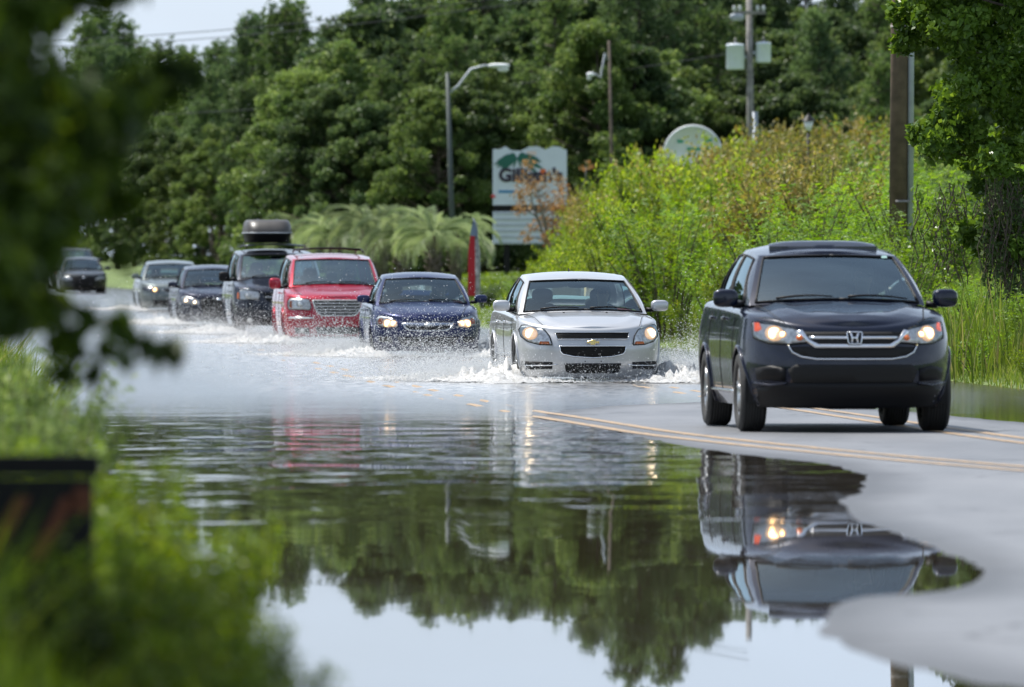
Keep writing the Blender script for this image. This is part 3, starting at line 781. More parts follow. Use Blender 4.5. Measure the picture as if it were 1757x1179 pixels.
    ringp = [Vector((math.cos(a) * .185, math.sin(a) * .185, 0)) for a in np.linspace(0, 2 * math.pi, 29)]
    mb.tube([Vector((.37, cy, cz_)) + Matrix.Rotation(R(-62 + 0), 3, 'X') @ p for p in ringp], .015, 6, cap=False)
    for a in (0, math.pi, -math.pi / 2): mb.tube([Vector((.37, cy, cz_)), Vector((.37, cy, cz_)) + st_ @ Vector((math.cos(a) * .18, math.sin(a) * .18, 0))], .016, 6)
    mb.blob((.37, cy, cz_), (.13, .06, .11), .7, 8); mb.tube([(.37, cy, cz_), (.37, cy - .3, cz_ - .14)], .03, 6)
    mb.build('steering_wheel', c.get('wheel_mat', M['inter_light']), root, True)
    c['_'] = dict(root=root, B=B, P=P, seat=(seat_y, hz), y0=y0, H=H, roof=rc)
    if c.get('front'): c['front'](c, root, B)
    # rear lamps, seen only from other sides
    for s in (-1, 1):
        patch('tail_lamp', [(s * x, z) for x, z in ((B.wmax * .62, k['wsb'][1] - .22), (B.wmax * .9, k['wsb'][1] - .22), (B.wmax * .88, k['wsb'][1] - .05), (B.wmax * .66, k['wsb'][1] - .05))],
              lambda x, z: -0 + (L / 2 - float(B.yr(z)) - B.cr * (1 - (1 - min(.999, abs(x) / float(B.w(z))) ** 3) ** (1 / 3))), -.008, M['redlens'], root, .04, -.02)
    return root

def headlamp(root, B, poly, bulbs, s, base='reflector', lit='lit', turn=None, turnmat='amber', extra=None):
    """a lamp: reflector bowl plate, bulb discs, turn signal and a clear cover"""
    pl = poly if s > 0 else mir(poly)
    h = patch('headlight', pl, B.F, .006, M[base], root, .03, .03)
    for (cx, cz, r) in bulbs:
        o = oval(s * cx, cz, r * 1.45, r * 1.35)
        patch('lamp_bowl', o, B.F, .010, M['bowl' if lit != 'litdim' else 'litdim'], h, .03, .004)
        mb = MB(); y = B.F(s * cx, cz) - .012; mb.blob((s * cx, y, cz), (r * 2, .02, r * 1.9), .9, 10); mb.build('bulb', M[lit], h, True)
    if turn:
        patch('turn_signal', turn if s > 0 else mir(turn), B.F, .011, M[turnmat], h, .03, .006)
    patch('lens_cover', pl, lambda x, z: B.F(x, z), .020, M['lens'], h, .03, .012)
    strip('lamp_rim', pl, B.F, .010, .006, M['gap'], h, 4, True)
    return h

def bowtie(cx, cz, w, h):
    return [(cx - w / 2, cz - h * .22), (cx - w * .2, cz - h * .22), (cx - w * .2, cz - h / 2), (cx + w * .14, cz - h / 2), (cx + w * .16, cz - h * .22), (cx + w * .46, cz - h * .22),
            (cx + w / 2, cz + h * .22), (cx + w * .2, cz + h * .22), (cx + w * .2, cz + h / 2), (cx - w * .14, cz + h / 2), (cx - w * .16, cz + h * .22), (cx - w * .46, cz + h * .22)]

# ---- person: one continuous skinned body, seated, hands on the wheel
def make_person(label, car, cshirt, dx=.37, head=1.0, glasses=False, hands=True, hairmat='hair'):
    root = car['_']['root']; sy, hz = car['_']['seat']
    V, E, RR, tags = [], [], [], []
    def v(p, r, par=None):
        V.append(Vector(p)); RR.append(r)
        if par is not None: E.append((par, len(V) - 1))
        return len(V) - 1
    pel = v((0, -.02, .10), .15); w_ = v((0, .03, .26), .13, pel); ch = v((0, .04, .45), .155, w_); nk0 = v((0, .03, .58), .085, ch); nk = v((0, .01, .65), .055, nk0)
    hd = v((0, -.01, .73), .078, nk); hd2 = v((0, -.015, .80), .086, hd); hd3 = v((0, -.0, .865), .06, hd2)
    ns = v((0, -.105, .755), .012, hd)
    for s in (-1, 1):
        ear = v((s * .088, .0, .755), .014, hd)
        sh = v((s * .17, .04, .53), .068, ch); el = v((s * .24, -.16, .32), .046, sh); wr_ = v((s * .17, -.38, .40), .028, el); pa = v((s * .155, -.44, .44), .030, wr_)
        for q in range(4):
            a = v((s * (.155 - .018 * (q - 1.5)), -.485, .455 - .012 * q), .0095, pa); b_ = v((s * (.15 - .014 * (q - 1.5)), -.515, .44 - .012 * q), .009, a); v((s * (.145 - .012 * (q - 1.5)), -.52, .41 - .010 * q), .008, b_)
        th = v((s * .125, -.45, .43), .011, pa); v((s * .115, -.475, .405), .009, th)
        hip = v((s * .1, -.05, .06), .095, pel); kn = v((s * .14, -.48, .13), .065, hip); an = v((s * .13, -.68, -.22), .042, kn); v((s * .13, -.82, -.25), .035, an)
    me = bpy.data.meshes.new('person'); me.from_pydata(V, E, [])
    o = bpy.data.objects.new('tmp', me); scene.collection.objects.link(o)
    sk = o.modifiers.new('s', 'SKIN'); sk.use_smooth_shade = True
    lay = me.skin_vertices[0].data
    for i, r in enumerate(RR): lay[i].radius = (r, r * (.75 if i in (1, 2) else 1)); lay[i].use_root = (i == 0)
    ss = o.modifiers.new('u', 'SUBSURF'); ss.levels = 1; ss.render_levels = 1
    dg = bpy.context.evaluated_depsgraph_get(); dg.update()
    m2 = bpy.data.meshes.new_from_object(o.evaluated_get(dg)); bpy.data.objects.remove(o)
    # skin above the collar and on the hands, cloth elsewhere, as faces of the same surface
    m2.materials.clear(); m2.materials.append(cshirt); m2.materials.append(M['skin'])
    for p in m2.polygons:
        c_ = p.center; p.use_smooth = True
        p.material_index = 1 if (c_.z > .615 or (c_.y < -.36 and c_.z > .36) or (c_.y < -.2 and c_.z > .28 and abs(c_.x) > .15 and c_.z < .5)) else 0
    m2.name = 'person'
    po = bpy.data.objects.new('person', m2); scene.collection.objects.link(po)
    M4 = root.matrix_basis
    po.location = M4 @ Vector((dx, sy - .02, hz - .06)); po.rotation_euler = root.rotation_euler
    tag(po, label, 'person')
    mb = MB(); mb.blob((0, .018, .815), (.195, .215, .20), .9, 12); mb.blob((0, .05, .76), (.18, .13, .14), .9, 10)
    mb.build('hair', M[hairmat], po, True)
    if glasses:
        mb = MB()
        for s in (-1, 1): mb.blob((s * .036, -.098, .785), (.058, .014, .036), .8, 8)
        mb.tube([(-.09, -.0, .79), (-.07, -.085, .79), (.07, -.085, .79), (.09, 0, .79)], .004, 4); mb.build('sunglasses', M['black'], po, True)
    return po
# ================================================================= the cars themselves
P_black = paint('black_blue_paint', (.003, .006, .020), .2, .26, dirt=.05)
P_silver = paint('silver_paint', (.47, .48, .50), .45, .34, spec=.4)
P_navy = paint('navy_paint', (.005, .012, .065), .3, .3, dirt=.08)
P_red = paint('red_paint', (.34, .006, .028), .3, .3, dirt=.1)
P_dark = paint('dark_slate_paint', (.010, .014, .028), .3, .3)
P_ink = paint('ink_blue_paint', (.007, .010, .030), .3, .28)
P_grey = paint('grey_green_paint', (.14, .165, .165), .5, .33)
P_char = paint('charcoal_paint', (.03, .034, .036), .35, .35)
P_far = paint('far_dark_paint', (.02, .022, .022), .3, .35)

def front_suv(c, root, B):
    F = B.F; y0 = B.y0
    # dark valance, air intake, fog recesses
    patch('lower_cladding', [(-.80, .21), (.80, .21), (.83, .30), (.80, .39), (.55, .43), (-.55, .43), (-.80, .39), (-.83, .30)], F, .004, M['black'], root, .05)
    patch('lower_intake', [(-.52, .43), (.52, .43), (.56, .54), (.50, .585), (-.50, .585), (-.56, .54)], F, .006, M['gap'], root, .05)
    for s in (-1, 1):
        patch('fog_recess', [(s * x, z) for x, z in ((.58, .44), (.80, .45), (.82, .55), (.70, .575), (.58, .55))], F, .006, M['black'], root, .04)
        strip('bumper_lip', [(s * .57, .425), (s * .70, .405), (s * .84, .425)], F, .008, .012, P_black, root)
    # lower grille mouth between the lamps
    patch('lower_grille', [(-.54, .735), (-.50, .68), (-.36, .645), (.36, .645), (.50, .68), (.54, .735), (.36, .74), (-.36, .74)], F, .006, M['gap'], root, .04)
    patch('upper_grille', [(-.42, .865), (-.47, .86), (-.36, .755), (-.30, .74), (.30, .74), (.36, .755), (.47, .86), (.42, .865)], F, .006, M['gap'], root, .04)
    strip('grille_trim', [(-.56, .755), (-.525, .69), (-.45, .652), (-.32, .632), (.32, .632), (.45, .652), (.525, .69), (.56, .755)], F, .010, .008, M['chrome'], root)
    wing = [(-.50, .875), (-.44, .885), (-.385, .80), (-.31, .76), (.31, .76), (.385, .80), (.44, .885), (.50, .875), (.43, .80), (.34, .73), (-.34, .73), (-.43, .80)]
    patch('grille_frame', wing, F, .022, M['chrome'], root, .04, .03)
    patch('grille_bar', [(-.385, .828), (.385, .828), (.38, .806), (-.38, .806)], F, .018, M['chrome'], root, .05, .02)
    # emblem
    e = patch('emblem', [(-.062, .865), (.062, .865), (.066, .85), (.056, .775), (.045, .765), (-.045, .765), (-.056, .775), (-.066, .85)], F, .028, M['gap'], root, .03, .02)
    strip('emblem_ring', [(-.06, .865), (.06, .865), (.066, .85), (.056, .775), (.045, .763), (-.045, .763), (-.056, .775), (-.066, .85)], F, .034, .006, M['chrome'], e, 6, True)
    for s in (-1, 1): patch('emblem_letter', [(s * x, z) for x, z in ((.044, .856), (.024, .856), (.014, .823), (.0, .823), (.0, .808), (.014, .808), (.017, .774), (.034, .774), (.026, .815))], F, .035, M['chrome'], e, .03, .006)
    poly = [(.395, .775), (.43, .83), (.50, .895), (.60, .955), (.71, .985), (.80, .975), (.83, .93), (.825, .81), (.72, .765), (.55, .758)]
    for s in (-1, 1):
        headlamp(root, B, poly, [(.665, .852, .050), (.60, .845, .022)], s, 'reflector', 'lit', [(.762, .89), (.775, .945), (.81, .945), (.815, .87), (.79, .87)], 'redlens')
        patch('marker_lens', oval(s * .465, .815, .028, .024, 12), F, .024, M['amber'], root, .03, .01)
    # sunroof visor, sticker
    rt = B.c['cab']['wst']
    mb = MB(); mb.grid(lambda p, q: ((p * 2 - 1) * .48 * (1 - .06 * q), y0 + rt[0] + .33 + .28 * q + .05 * (p * 2 - 1) ** 2, 1.605 + .06 * math.sin(min(1, q * 1.9) * 1.57) - .03 * (abs(p * 2 - 1)) ** 4 - .02 * q), 18, 8)
    mb.grid(lambda p, q: ((p * 2 - 1) * .48, y0 + rt[0] + .33 + .05 * (p * 2 - 1) ** 2, 1.605 - .04 * q), 18, 1)
    mb.build('sunroof_visor', pmat('smoked_acrylic', (.015, .02, .035), .12, coat=.5), root, True)
    v = c['_']['P'](.80, .93); MB().box((v.x, v.y - .012, v.z + .008), (.05, .003, .028), Matrix.Rotation(R(-42), 3, 'X')).build('windshield_sticker', pmat('sticker', (.35, .55, .5), .5), root)

SUV = dict(L=4.52, w=[(.2, .83), (.35, .885), (.6, .91), (.82, .905), (.95, .885), (1.1, .85)], nose=[(.2, .12), (.35, .03), (.55, 0), (.7, .02), (.86, .06), (.95, .13), (1.1, .3)], tail=[(.2, .12), (.5, 0), (.9, .04), (1.1, .1)],
           shoulder=[(0, .91), (.25, .985), (.6, 1.02), (1.0, 1.055), (2.5, 1.09), (4.52, 1.12)], crown=[(0, .0), (.25, .03), (1.0, .07), (4.3, .05), (4.52, 0)], zb=.22, sr=.07, cf=.68, bow=.12, pf=2.5, ridge=.02, ridge_at=.66,
           cab=dict(wsb=(1.08, 1.12, .775), wst=(1.86, 1.54, .605), rwb=(4.32, 1.16, .70), rwt=(4.0, 1.53, .53), arch=.055, crownr=.075, side=[(1.07, 1.40), (1.44, 1.74), (1.78, 1.93)], bulge=.05, wt1=.94),
           wheel=(.345, .225, .22, 5), fo=.90, wb=2.62, track=1.60, mirror=(.965, 1.35, 1.15), mirror_size=(.22, .16), doors=[1.35, 2.3, 3.25], handles=[2.15, 3.1], paint=P_black, glass=M['glass_hazy'], glass_side=M['glassdark'],
           hood=(.62, .74, .2), seat_h=.62, front=front_suv, mould_mat=M['chrome'], moulding=.34)

def front_silver(c, root, B):
    F = B.F
    patch('upper_grille', [(-.455, .692), (-.465, .70), (.465, .70), (.455, .692), (.435, .625), (-.435, .625)], F, .006, M['gap'], root, .04)
    strip('grille_trim', [(-.465, .705), (.465, .705), (.44, .62), (-.44, .62)], F, .010, .006, M['chrome'], root, 6, True)
    low = [(-.408, .535), (.408, .535), (.40, .47), (.37, .435), (.24, .405), (0, .388), (-.24, .405), (-.37, .435), (-.40, .47)]
    patch('middle_grille', low, F, .006, M['gap'], root, .04)
    strip('grille_trim', [(x * 1.015, z) for x, z in low], F, .010, .008, M['chrome'], root, 6, True)
    mesh = MB()
    for z in np.arange(.41, .53, .018):
        hw = .39 if z > .46 else .24 + (z - .405) * 2.6
        mesh.tube([(x, F(x, z) - .008, z) for x in np.linspace(-hw, hw, 14)], .003, 4)
    for z in np.arange(.64, .695, .016): mesh.tube([(x, F(x, z) - .008, z) for x in np.linspace(-.43, .43, 14)], .003, 4)
    mesh.build('grille_mesh', M['black'], root, True)
    patch('lower_intake', [(-.355, .32), (.355, .32), (.335, .215), (.28, .195), (-.28, .195), (-.335, .215)], F, .006, M['gap'], root, .04)
    for s in (-1, 1):
        patch('fog_recess', [(s * x, z) for x, z in ((.50, .335), (.845, .345), (.845, .298), (.50, .30))], F, .005, M['gap'], root, .04)
        patch('fog_recess', [(s * x, z) for x, z in ((.50, .286), (.845, .282), (.835, .235), (.50, .25))], F, .005, M['gap'], root, .04)
        strip('fog_bar', [(s * .44, .305), (s * .52, .293), (s * .84, .290)], F, .006, .008, M['chrome'], root)
        MB().lathe([(.001, 0), (.008, 0), (.008, .01)], (s * .10, F(.1, .345) - .004, .345), 'y', 8).build('bumper_bolt', M['gap'], root)
    patch('emblem', bowtie(0, .582, .155, .062), F, .022, M['gold'], root, .02, .02)
    strip('emblem_ring', bowtie(0, .582, .165, .07), F, .018, .004, M['chrome'], root, 5, True)
    poly = [(.505, .548), (.53, .66), (.585, .735), (.67, .782), (.77, .80), (.84, .79), (.872, .735), (.86, .655), (.79, .588), (.66, .552)]
    for s in (-1, 1): headlamp(root, B, poly, [(.755, .69, .058)], s, 'reflector', 'litw', [(.53, .556), (.545, .592), (.645, .592), (.66, .558)])
    for s in (-1, 1): MB().blob((s * .27, B.y0 + .98, c['_']['H'](.27, B.y0 + .98) + .004), (.03, .02, .01), .9, 6).build('washer_nozzle', M['black'], root, True)
    MB().tube([(0, B.y0 + 3.0, 1.46), (0, B.y0 + 3.06, 1.50)], [.012, .006], 6).build('antenna', M['black'], root)

SILVER = dict(L=4.87, w=[(.15, .82), (.3, .87), (.5, .885), (.65, .8925), (.8, .885), (.98, .85)], nose=[(.15, .07), (.3, .01), (.5, 0), (.62, .03), (.72, .09), (.8, .18), (.9, .3)], tail=[(.15, .1), (.5, 0), (.9, .08)],
              shoulder=[(0, .735), (.25, .80), (.6, .865), (1.1, .905), (2.5, .95), (4.0, .98), (4.87, .95)], crown=[(0, 0), (.2, .015), (1.1, .055), (4.0, .04), (4.87, 0)], zb=.15, sr=.06, cf=.66, bow=.09, ridge=.022, ridge_at=.68,
              cab=dict(wsb=(1.12, .96, .81), wst=(1.98, 1.365, .635), rwb=(4.15, 1.03, .72), rwt=(3.35, 1.385, .58), arch=.055, crownr=.045, side=[(1.07, 1.42), (1.46, 1.80)], bulge=.045),
              wheel=(.325, .215, .215, 5), fo=.98, wb=2.85, track=1.55, mirror=(1.0, 1.55, 1.03), mirror_size=(.22, .14), doors=[1.35, 2.45, 3.5], handles=[2.3, 3.3], paint=P_silver, hood=(.60, .76, .2), seat_h=.47, front=front_silver, moulding=.42, mould_mat=P_silver, handle_mat=M['chrome'])

def front_navy(c, root, B):
    F = B.F
    patch('upper_grille', [(-.41, .640), (.41, .640), (.385, .605), (.34, .50), (-.34, .50), (-.385, .605)], F, .005, M['gap'], root, .04)
    patch('grille_bar', [(-.40, .625), (.40, .625), (.37, .578), (.10, .568), (-.10, .568), (-.37, .578)], F, .016, P_chromeblue, root, .04, .02)
    strip('grille_trim', [(-.41, .63), (-.37, .55), (-.30, .505), (-.15, .492), (.15, .492), (.30, .505), (.37, .55), (.41, .63)], F, .014, .013, M['chrome'], root)
    patch('emblem', bowtie(0, .592, .13, .062), F, .03, M['litdim'], root, .02, .02)
    patch('lower_intake', [(-.5, .40), (.5, .40), (.42, .25), (-.42, .25)], F, .005, M['gap'], root, .05)
    for s in (-1, 1): patch('fog_recess', [(s * x, z) for x, z in ((.56, .30), (.76, .31), (.77, .40), (.58, .40))], F, .005, M['gap'], root, .04)
    poly = [(.478, .555), (.49, .61), (.54, .69), (.62, .738), (.71, .748), (.785, .715), (.81, .655), (.785, .585), (.68, .55)]
    for s in (-1, 1): headlamp(root, B, poly, [(.635, .612, .052), (.545, .612, .040)], s, 'reflector', 'lit', [(.70, .60), (.70, .70), (.76, .70), (.79, .65), (.77, .60)])
P_chromeblue = pmat('brushed_bar', (.30, .34, .42), .25, metal=.8)
NAVY = dict(L=4.58, w=[(.15, .80), (.3, .845), (.5, .86), (.7, .8625), (.85, .845), (.95, .82)], nose=[(.15, .08), (.3, .01), (.45, 0), (.6, .04), (.68, .10), (.76, .2), (.9, .34)], tail=[(.15, .1), (.5, 0), (.9, .1)],
            shoulder=[(0, .69), (.25, .77), (.6, .84), (1.1, .895), (2.5, .94), (4.0, .97), (4.58, .93)], crown=[(0, 0), (.2, .02), (1.1, .06), (3.9, .04), (4.58, 0)], zb=.17, sr=.08, cf=.66, bow=.1, pf=2.5, ridge=.012, ridge_at=.6,
            cab=dict(wsb=(1.1, .935, .765), wst=(1.9, 1.345, .595), rwb=(3.95, 1.0, .70), rwt=(3.15, 1.36, .54), arch=.05, crownr=.045, side=[(1.08, 1.50), (1.55, 1.82)], bulge=.045),
            wheel=(.31, .20, .205, 7), fo=.93, wb=2.62, track=1.49, mirror=(.95, 1.5, 1.0), mirror_size=(.21, .13), doors=[1.3, 2.6], handles=[2.4], paint=P_navy, hood=(.56, .72, .2), seat_h=.47, front=front_navy, wheel_mat=M['inter_light'])

def van_front(chrome_strip, slats, lit):
    def fn(c, root, B):
        F = B.F
        g = [(-.47, .865), (.47, .865), (.43, .73), (.36, .62), (.30, .585), (-.30, .585), (-.36, .62), (-.43, .73)] if slats else [(-.40, .86), (.40, .86), (.34, .72), (.26, .66), (-.26, .66), (-.34, .72)]
        patch('grille', g, F, .006, M['gap'], root, .04)
        strip('grille_trim', g, F, .014, .014 if slats else .009, M['litdim'] if slats else P_dark, root, 6, True)
        if slats:
            for z in (.645, .70, .755, .81):
                hw = float(interp([(.585, .30), (.62, .36), (.73, .43), (.865, .47)])(z)) - .02
                strip('grille_slat', [(-hw, z), (hw, z)], F, .014, .011, M['litdim'], root)
            MB().blob((0, F(0, .865) - .02, .872), (.14, .02, .025), .7, 8).build('emblem', M['chrome'], root, True)
        else:
            strip('grille_slat', [(-.34, .765), (.34, .765)], F, .016, .016, M['galv'], root)
        if chrome_strip:
            for s in (-1, 1): strip('bumper_trim', [(s * .47, .545), (s * .90, .548)], F, .012, .020, M['chrome'], root)
        patch('lower_intake', [(-.42, .38), (.42, .38), (.38, .25), (-.38, .25)], F, .006, M['gap'], root, .05)
        for s in (-1, 1):
            fr_ = patch('fog_recess', [(s * x, z) for x, z in ((.52, .25), (.78, .26), (.80, .37), (.54, .37))], F, .006, M['gap'], root, .04)
            patch('fog_lamp', oval(s * .65, .31, .05, .048, 16), F, .016, M['reflector'], fr_, .03, .01)
        poly = [(.52, .69), (.50, .76), (.535, .885), (.60, .91), (.86, .905), (.915, .86), (.925, .76), (.90, .70)] if slats else [(.47, .72), (.45, .80), (.49, .90), (.60, .945), (.82, .93), (.87, .86), (.87, .75), (.83, .715)]
        for s in (-1, 1):
            headlamp(root, B, poly, [(.70, .80, .045)], s, 'reflector', lit, [(.84, .72), (.845, .86), (.885, .85), (.895, .74)])
        rt = B.c['cab']['wst']; y0 = B.y0
        for s in (-1, 1):
            mb = MB(); mb.tube([(s * .60, y0 + rt[0] + .25 + i * .22, 1.745 + .055 * math.sin(min(1, i / 2, (10 - i) / 2) * 1.57)) for i in range(11)], .016, 6)
            mb.build('roof_rail', M['black'], root, True)
        for yy in (.75, 1.7):
            MB().tube([(-.62, y0 + rt[0] + yy, 1.79), (-.3, y0 + rt[0] + yy, 1.815), (0, y0 + rt[0] + yy, 1.82), (.3, y0 + rt[0] + yy, 1.815), (.62, y0 + rt[0] + yy, 1.79)], .018, 8).build('roof_crossbar', M['black'] if slats else M['galv'], root, True)
    return fn
VAN = dict(L=5.1, w=[(.2, .92), (.35, .965), (.6, .985), (.85, .985), (1.0, .965), (1.15, .93)], nose=[(.2, .1), (.35, .02), (.5, 0), (.65, .02), (.86, .06), (.95, .14), (1.1, .3)], tail=[(.2, .1), (.5, 0), (1.1, .05)],
           shoulder=[(0, .90), (.2, .955), (.6, 1.01), (1.05, 1.08), (2.5, 1.11), (5.1, 1.13)], crown=[(0, 0), (.2, .02), (1.0, .07), (4.9, .05), (5.1, 0)], zb=.2, sr=.06, cf=.55, bow=.12, pf=2.9, ridge=.018, ridge_at=.6,
           cab=dict(wsb=(1.0, 1.14, .84), wst=(1.92, 1.63, .735), rwb=(4.95, 1.16, .84), rwt=(4.75, 1.67, .72), arch=.05, crownr=.045, side=[(1.05, 1.28), (1.31, 1.62), (1.65, 1.94)], bulge=.06),
           wheel=(.345, .225, .21, 5), fo=.98, wb=3.08, track=1.64, mirror=(1.10, 1.4, 1.17), mirror_size=(.23, .20), doors=[1.3, 2.3, 3.5], handles=[2.15, 2.45], paint=P_red, glass=M['glass_hazy'], glass_side=M['glassdark'], hood=(.66, .80, .18), seat_h=.68,
           front=van_front(True, True, 'litdim'), seat_mat=M['seat_light'])
VAN2 = dict(VAN); VAN2.update(paint=P_dark, front=van_front(False, False, 'litdim'), w=[(.2, .90), (.35, .95), (.6, .97), (.85, .97), (1.0, .95), (1.15, .92)], seat_mat=M['seat'], mirror_mat=M['black'])

def sedan_front(lit, kidney=False, mouth=True):
    def fn(c, root, B):
        F = B.F
        if kidney:
            for s in (-1, 1):
                g = [(s * x, z) for x, z in ((.03, .585), (.04, .66), (.10, .685), (.27, .68), (.30, .66), (.26, .60), (.20, .575))]
                k_ = patch('kidney_grille', g, F, .006, M['gap'], root, .03); strip('grille_trim', g, F, .012, .008, M['chrome'], k_, 6, True)
            patch('lower_intake', [(-.62, .37), (.62, .37), (.56, .24), (-.56, .24)], F, .006, M['gap'], root, .05)
            poly = [(.40, .60), (.40, .665), (.50, .70), (.68, .735), (.83, .74), (.86, .68), (.82, .62), (.62, .585)]; bulbs = [(.52, .645, .046)]
        else:
            g = [(-.40, .69), (.40, .69), (.42, .55), (.34, .28), (-.34, .28), (-.42, .55)]
            patch('grille', g, F, .006, M['gap'], root, .04); strip('grille_trim', g, F, .010, .006, M['black'], root, 6, True)
            for z in (.35, .42, .49, .60, .65): strip('grille_slat', [(-.34, z), (.34, z)], F, .010, .006, M['black'], root)
            patch('emblem', oval(0, .67, .06, .03, 14), F, .02, M['chrome'], root, .03, .01)
            poly = [(.44, .55), (.46, .64), (.56, .70), (.72, .74), (.83, .73), (.86, .65), (.80, .58), (.6, .545)]; bulbs = [(.55, .60, .03), (.74, .64, .035)]
        for s in (-1, 1): headlamp(root, B, poly, bulbs, s, 'reflector' if not kidney else 'lampdark', lit)
    return fn
INK = dict(SILVER); INK.update(L=4.8, paint=P_ink, front=sedan_front('litw'), mirror=(.98, 1.5, 1.0), glass_side=M['glassdark'], moulding=None, handle_mat=P_ink)
INK['w'] = [(.15, .83), (.3, .89), (.5, .905), (.65, .91), (.8, .90), (.98, .86)]
GREY = dict(SILVER); GREY.update(L=4.84, paint=P_grey, front=sedan_front('lit', True), mirror=(.99, 1.55, 1.02), moulding=None, handle_mat=P_grey)
GREY['w'] = [(.15, .85), (.3, .90), (.5, .92), (.65, .925), (.8, .915), (.98, .87)]
CHAR = dict(SILVER); CHAR.update(L=4.6, paint=P_char, front=sedan_front('litdim'), moulding=None, handle_mat=P_char)
EDGE = dict(SILVER); EDGE.update(L=4.7, paint=P_char, front=sedan_front('lit'), moulding=None, handle_mat=P_char)
BIG = dict(SUV); BIG.update(L=5.1, paint=P_far, front=van_front(False, False, 'litdim'), w=[(.2, .92), (.35, .98), (.6, 1.0), (.85, 1.0), (1.0, .98), (1.2, .95)], shoulder=[(0, 1.0), (.25, 1.08), (1.1, 1.13), (5.1, 1.18)],
                            cab=dict(wsb=(1.2, 1.2, .86), wst=(1.9, 1.74, .74), rwb=(4.95, 1.2, .85), rwt=(4.8, 1.76, .72), arch=.05, crownr=.05, side=[(1.05, 1.3), (1.34, 1.64), (1.68, 1.93)]), wb=2.95, fo=.95, wheel=(.39, .25, .22, 5), track=1.72, mirror=(1.12, 1.5, 1.3), moulding=None)

def nose_at(px, D): return ((px - 878.5) / FPX * D, D)
make_car('suv', 'black compact SUV with lit amber headlamps driving on the dry strip of road', 'SUV', SUV, nose_at(1467, 75.0), 5.0)
make_car('silver_sedan', 'silver sedan with lit headlamps pushing spray, between the navy sedan and the black SUV', 'sedan', SILVER, nose_at(1018, 108.5), 5.4)
make_car('navy_sedan', 'dark blue sedan with two lit headlamps behind a curtain of spray', 'sedan', NAVY, nose_at(735, 139.5), 4.4)
make_car('red_minivan', 'red minivan with slatted grille wading behind the dark blue sedan', 'minivan', VAN, nose_at(580, 163.0), 4.6).scale = (1.0, 1.0, 1.025)
make_car('dark_minivan', 'dark slate minivan carrying a cargo box on its roof, behind the red minivan', 'minivan', VAN2, nose_at(484, 181.0), 5.0, zoff=.05).scale = (1.02, 1.02, 1.045)
make_car('ink_blue_sedan', 'ink blue sedan half hidden behind the dark minivan', 'sedan', INK, nose_at(376, 201.0), 5.6)
make_car('grey_sedan', 'grey green sedan with a lit yellow headlamp, at the tail of the wading queue', 'sedan', GREY, nose_at(299, 240.0), 5.2)
make_car('charcoal_sedan', 'small charcoal car seen through the dark branches, in front of the tall dark SUV', 'sedan', CHAR, nose_at(144, 333.0), 6.0)
make_car('large_suv', 'tall dark SUV with roof bars far down the road behind the charcoal car', 'SUV', BIG, nose_at(131, 362.0), 7.0)
make_car('distant_sedan', 'dark car cut by the left picture edge with one warm lit headlamp', 'sedan', EDGE, nose_at(-22, 417.0), 9.0)

# cargo box on the dark minivan
r = VAN2['_']['root']; M4 = r.matrix_basis
bx = tag(empty('cargo_box', M4 @ Vector((-.13, VAN2['_']['y0'] + 3.05, 1.83)), r.rotation_euler[2]), 'black plastic cargo box strapped on the roof of the dark minivan', 'cargo box')
bx.scale = (1.0, 1.0, 1.12)
def boxf(p, q, top):
    a = 2 * math.pi * p; e = .45
    cx = math.copysign(abs(math.cos(a)) ** e, math.cos(a)); cy = math.copysign(abs(math.sin(a)) ** e, math.sin(a))
    if top: w_ = .50 - .11 * q ** 2; l_ = .95 - .38 * q ** 1.5; z = .20 + .25 * math.sin(q * 1.5708)
    else: w_ = .44 + .06 * q; l_ = .80 + .15 * q; z = .02 + .18 * q
    return (cx * w_, cy * l_, z)
mb = MB(); mb.grid(lambda p, q: boxf(p, q, True), 40, 10); mb.add([boxf(i / 40, 1, True) for i in range(40)], [tuple(range(40))])
mb.build('box_lid', pmat('worn_black_plastic', (.05, .046, .043), .42, noise=.2, nscale=4), bx, True)
mb = MB(); mb.grid(lambda p, q: boxf(p, q, False), 40, 5); mb.add([boxf(i / 40, 0, False) for i in range(40)], [tuple(range(40))]); mb.build('box_base', M['black'], bx, True)
MB().tube([Vector(boxf(i / 40, 0, True)) * 1.005 for i in range(41)], .012, 6, False).build('box_seam', M['galv'], bx, True)
for s in (-.2, .2): MB().tube([(s, -.75 + .15 * i, .21 + .245 * math.sin(min(1, i / 3) * 1.57) + .0) for i in range(6)], .018, 6).build('lid_rib', M['black'], bx, True)

make_person('person in turquoise top and sunglasses driving the black SUV', SUV, pmat('turquoise_cloth', (.03, .34, .42), .85), glasses=True)
make_person('person in a dark shirt driving the silver sedan', SILVER, pmat('dark_cloth', (.03, .03, .035), .9))
make_person('person with dark hair driving the dark blue sedan', NAVY, pmat('brown_cloth', (.06, .04, .035), .9))
make_person('person in a pale shirt driving the red minivan', VAN, pmat('pale_cloth', (.35, .36, .38), .9))
# ================================================================= vegetation
def quads(name, C, A, Bv, mat, rnd=None):
    """rhombus leaves: centres C, half-length vectors A, half-width vectors Bv"""
    n = len(C); V = np.empty((n, 4, 3), np.float32)
    V[:, 0] = C - A; V[:, 1] = C + Bv; V[:, 2] = C + A; V[:, 3] = C - Bv
    F = np.arange(n * 4, dtype=np.int32).reshape(n, 4)
    me = npmesh(name, V.reshape(-1, 3), F); me.materials.append(mat)
    at = me.attributes.new('rnd', 'FLOAT', 'POINT'); at.data.foreach_set('value', np.repeat((rnd if rnd is not None else np.random.rand(n)).astype(np.float32), 4))
    return me

def unit(v): return v / np.maximum(np.linalg.norm(v, axis=-1, keepdims=True), 1e-9)

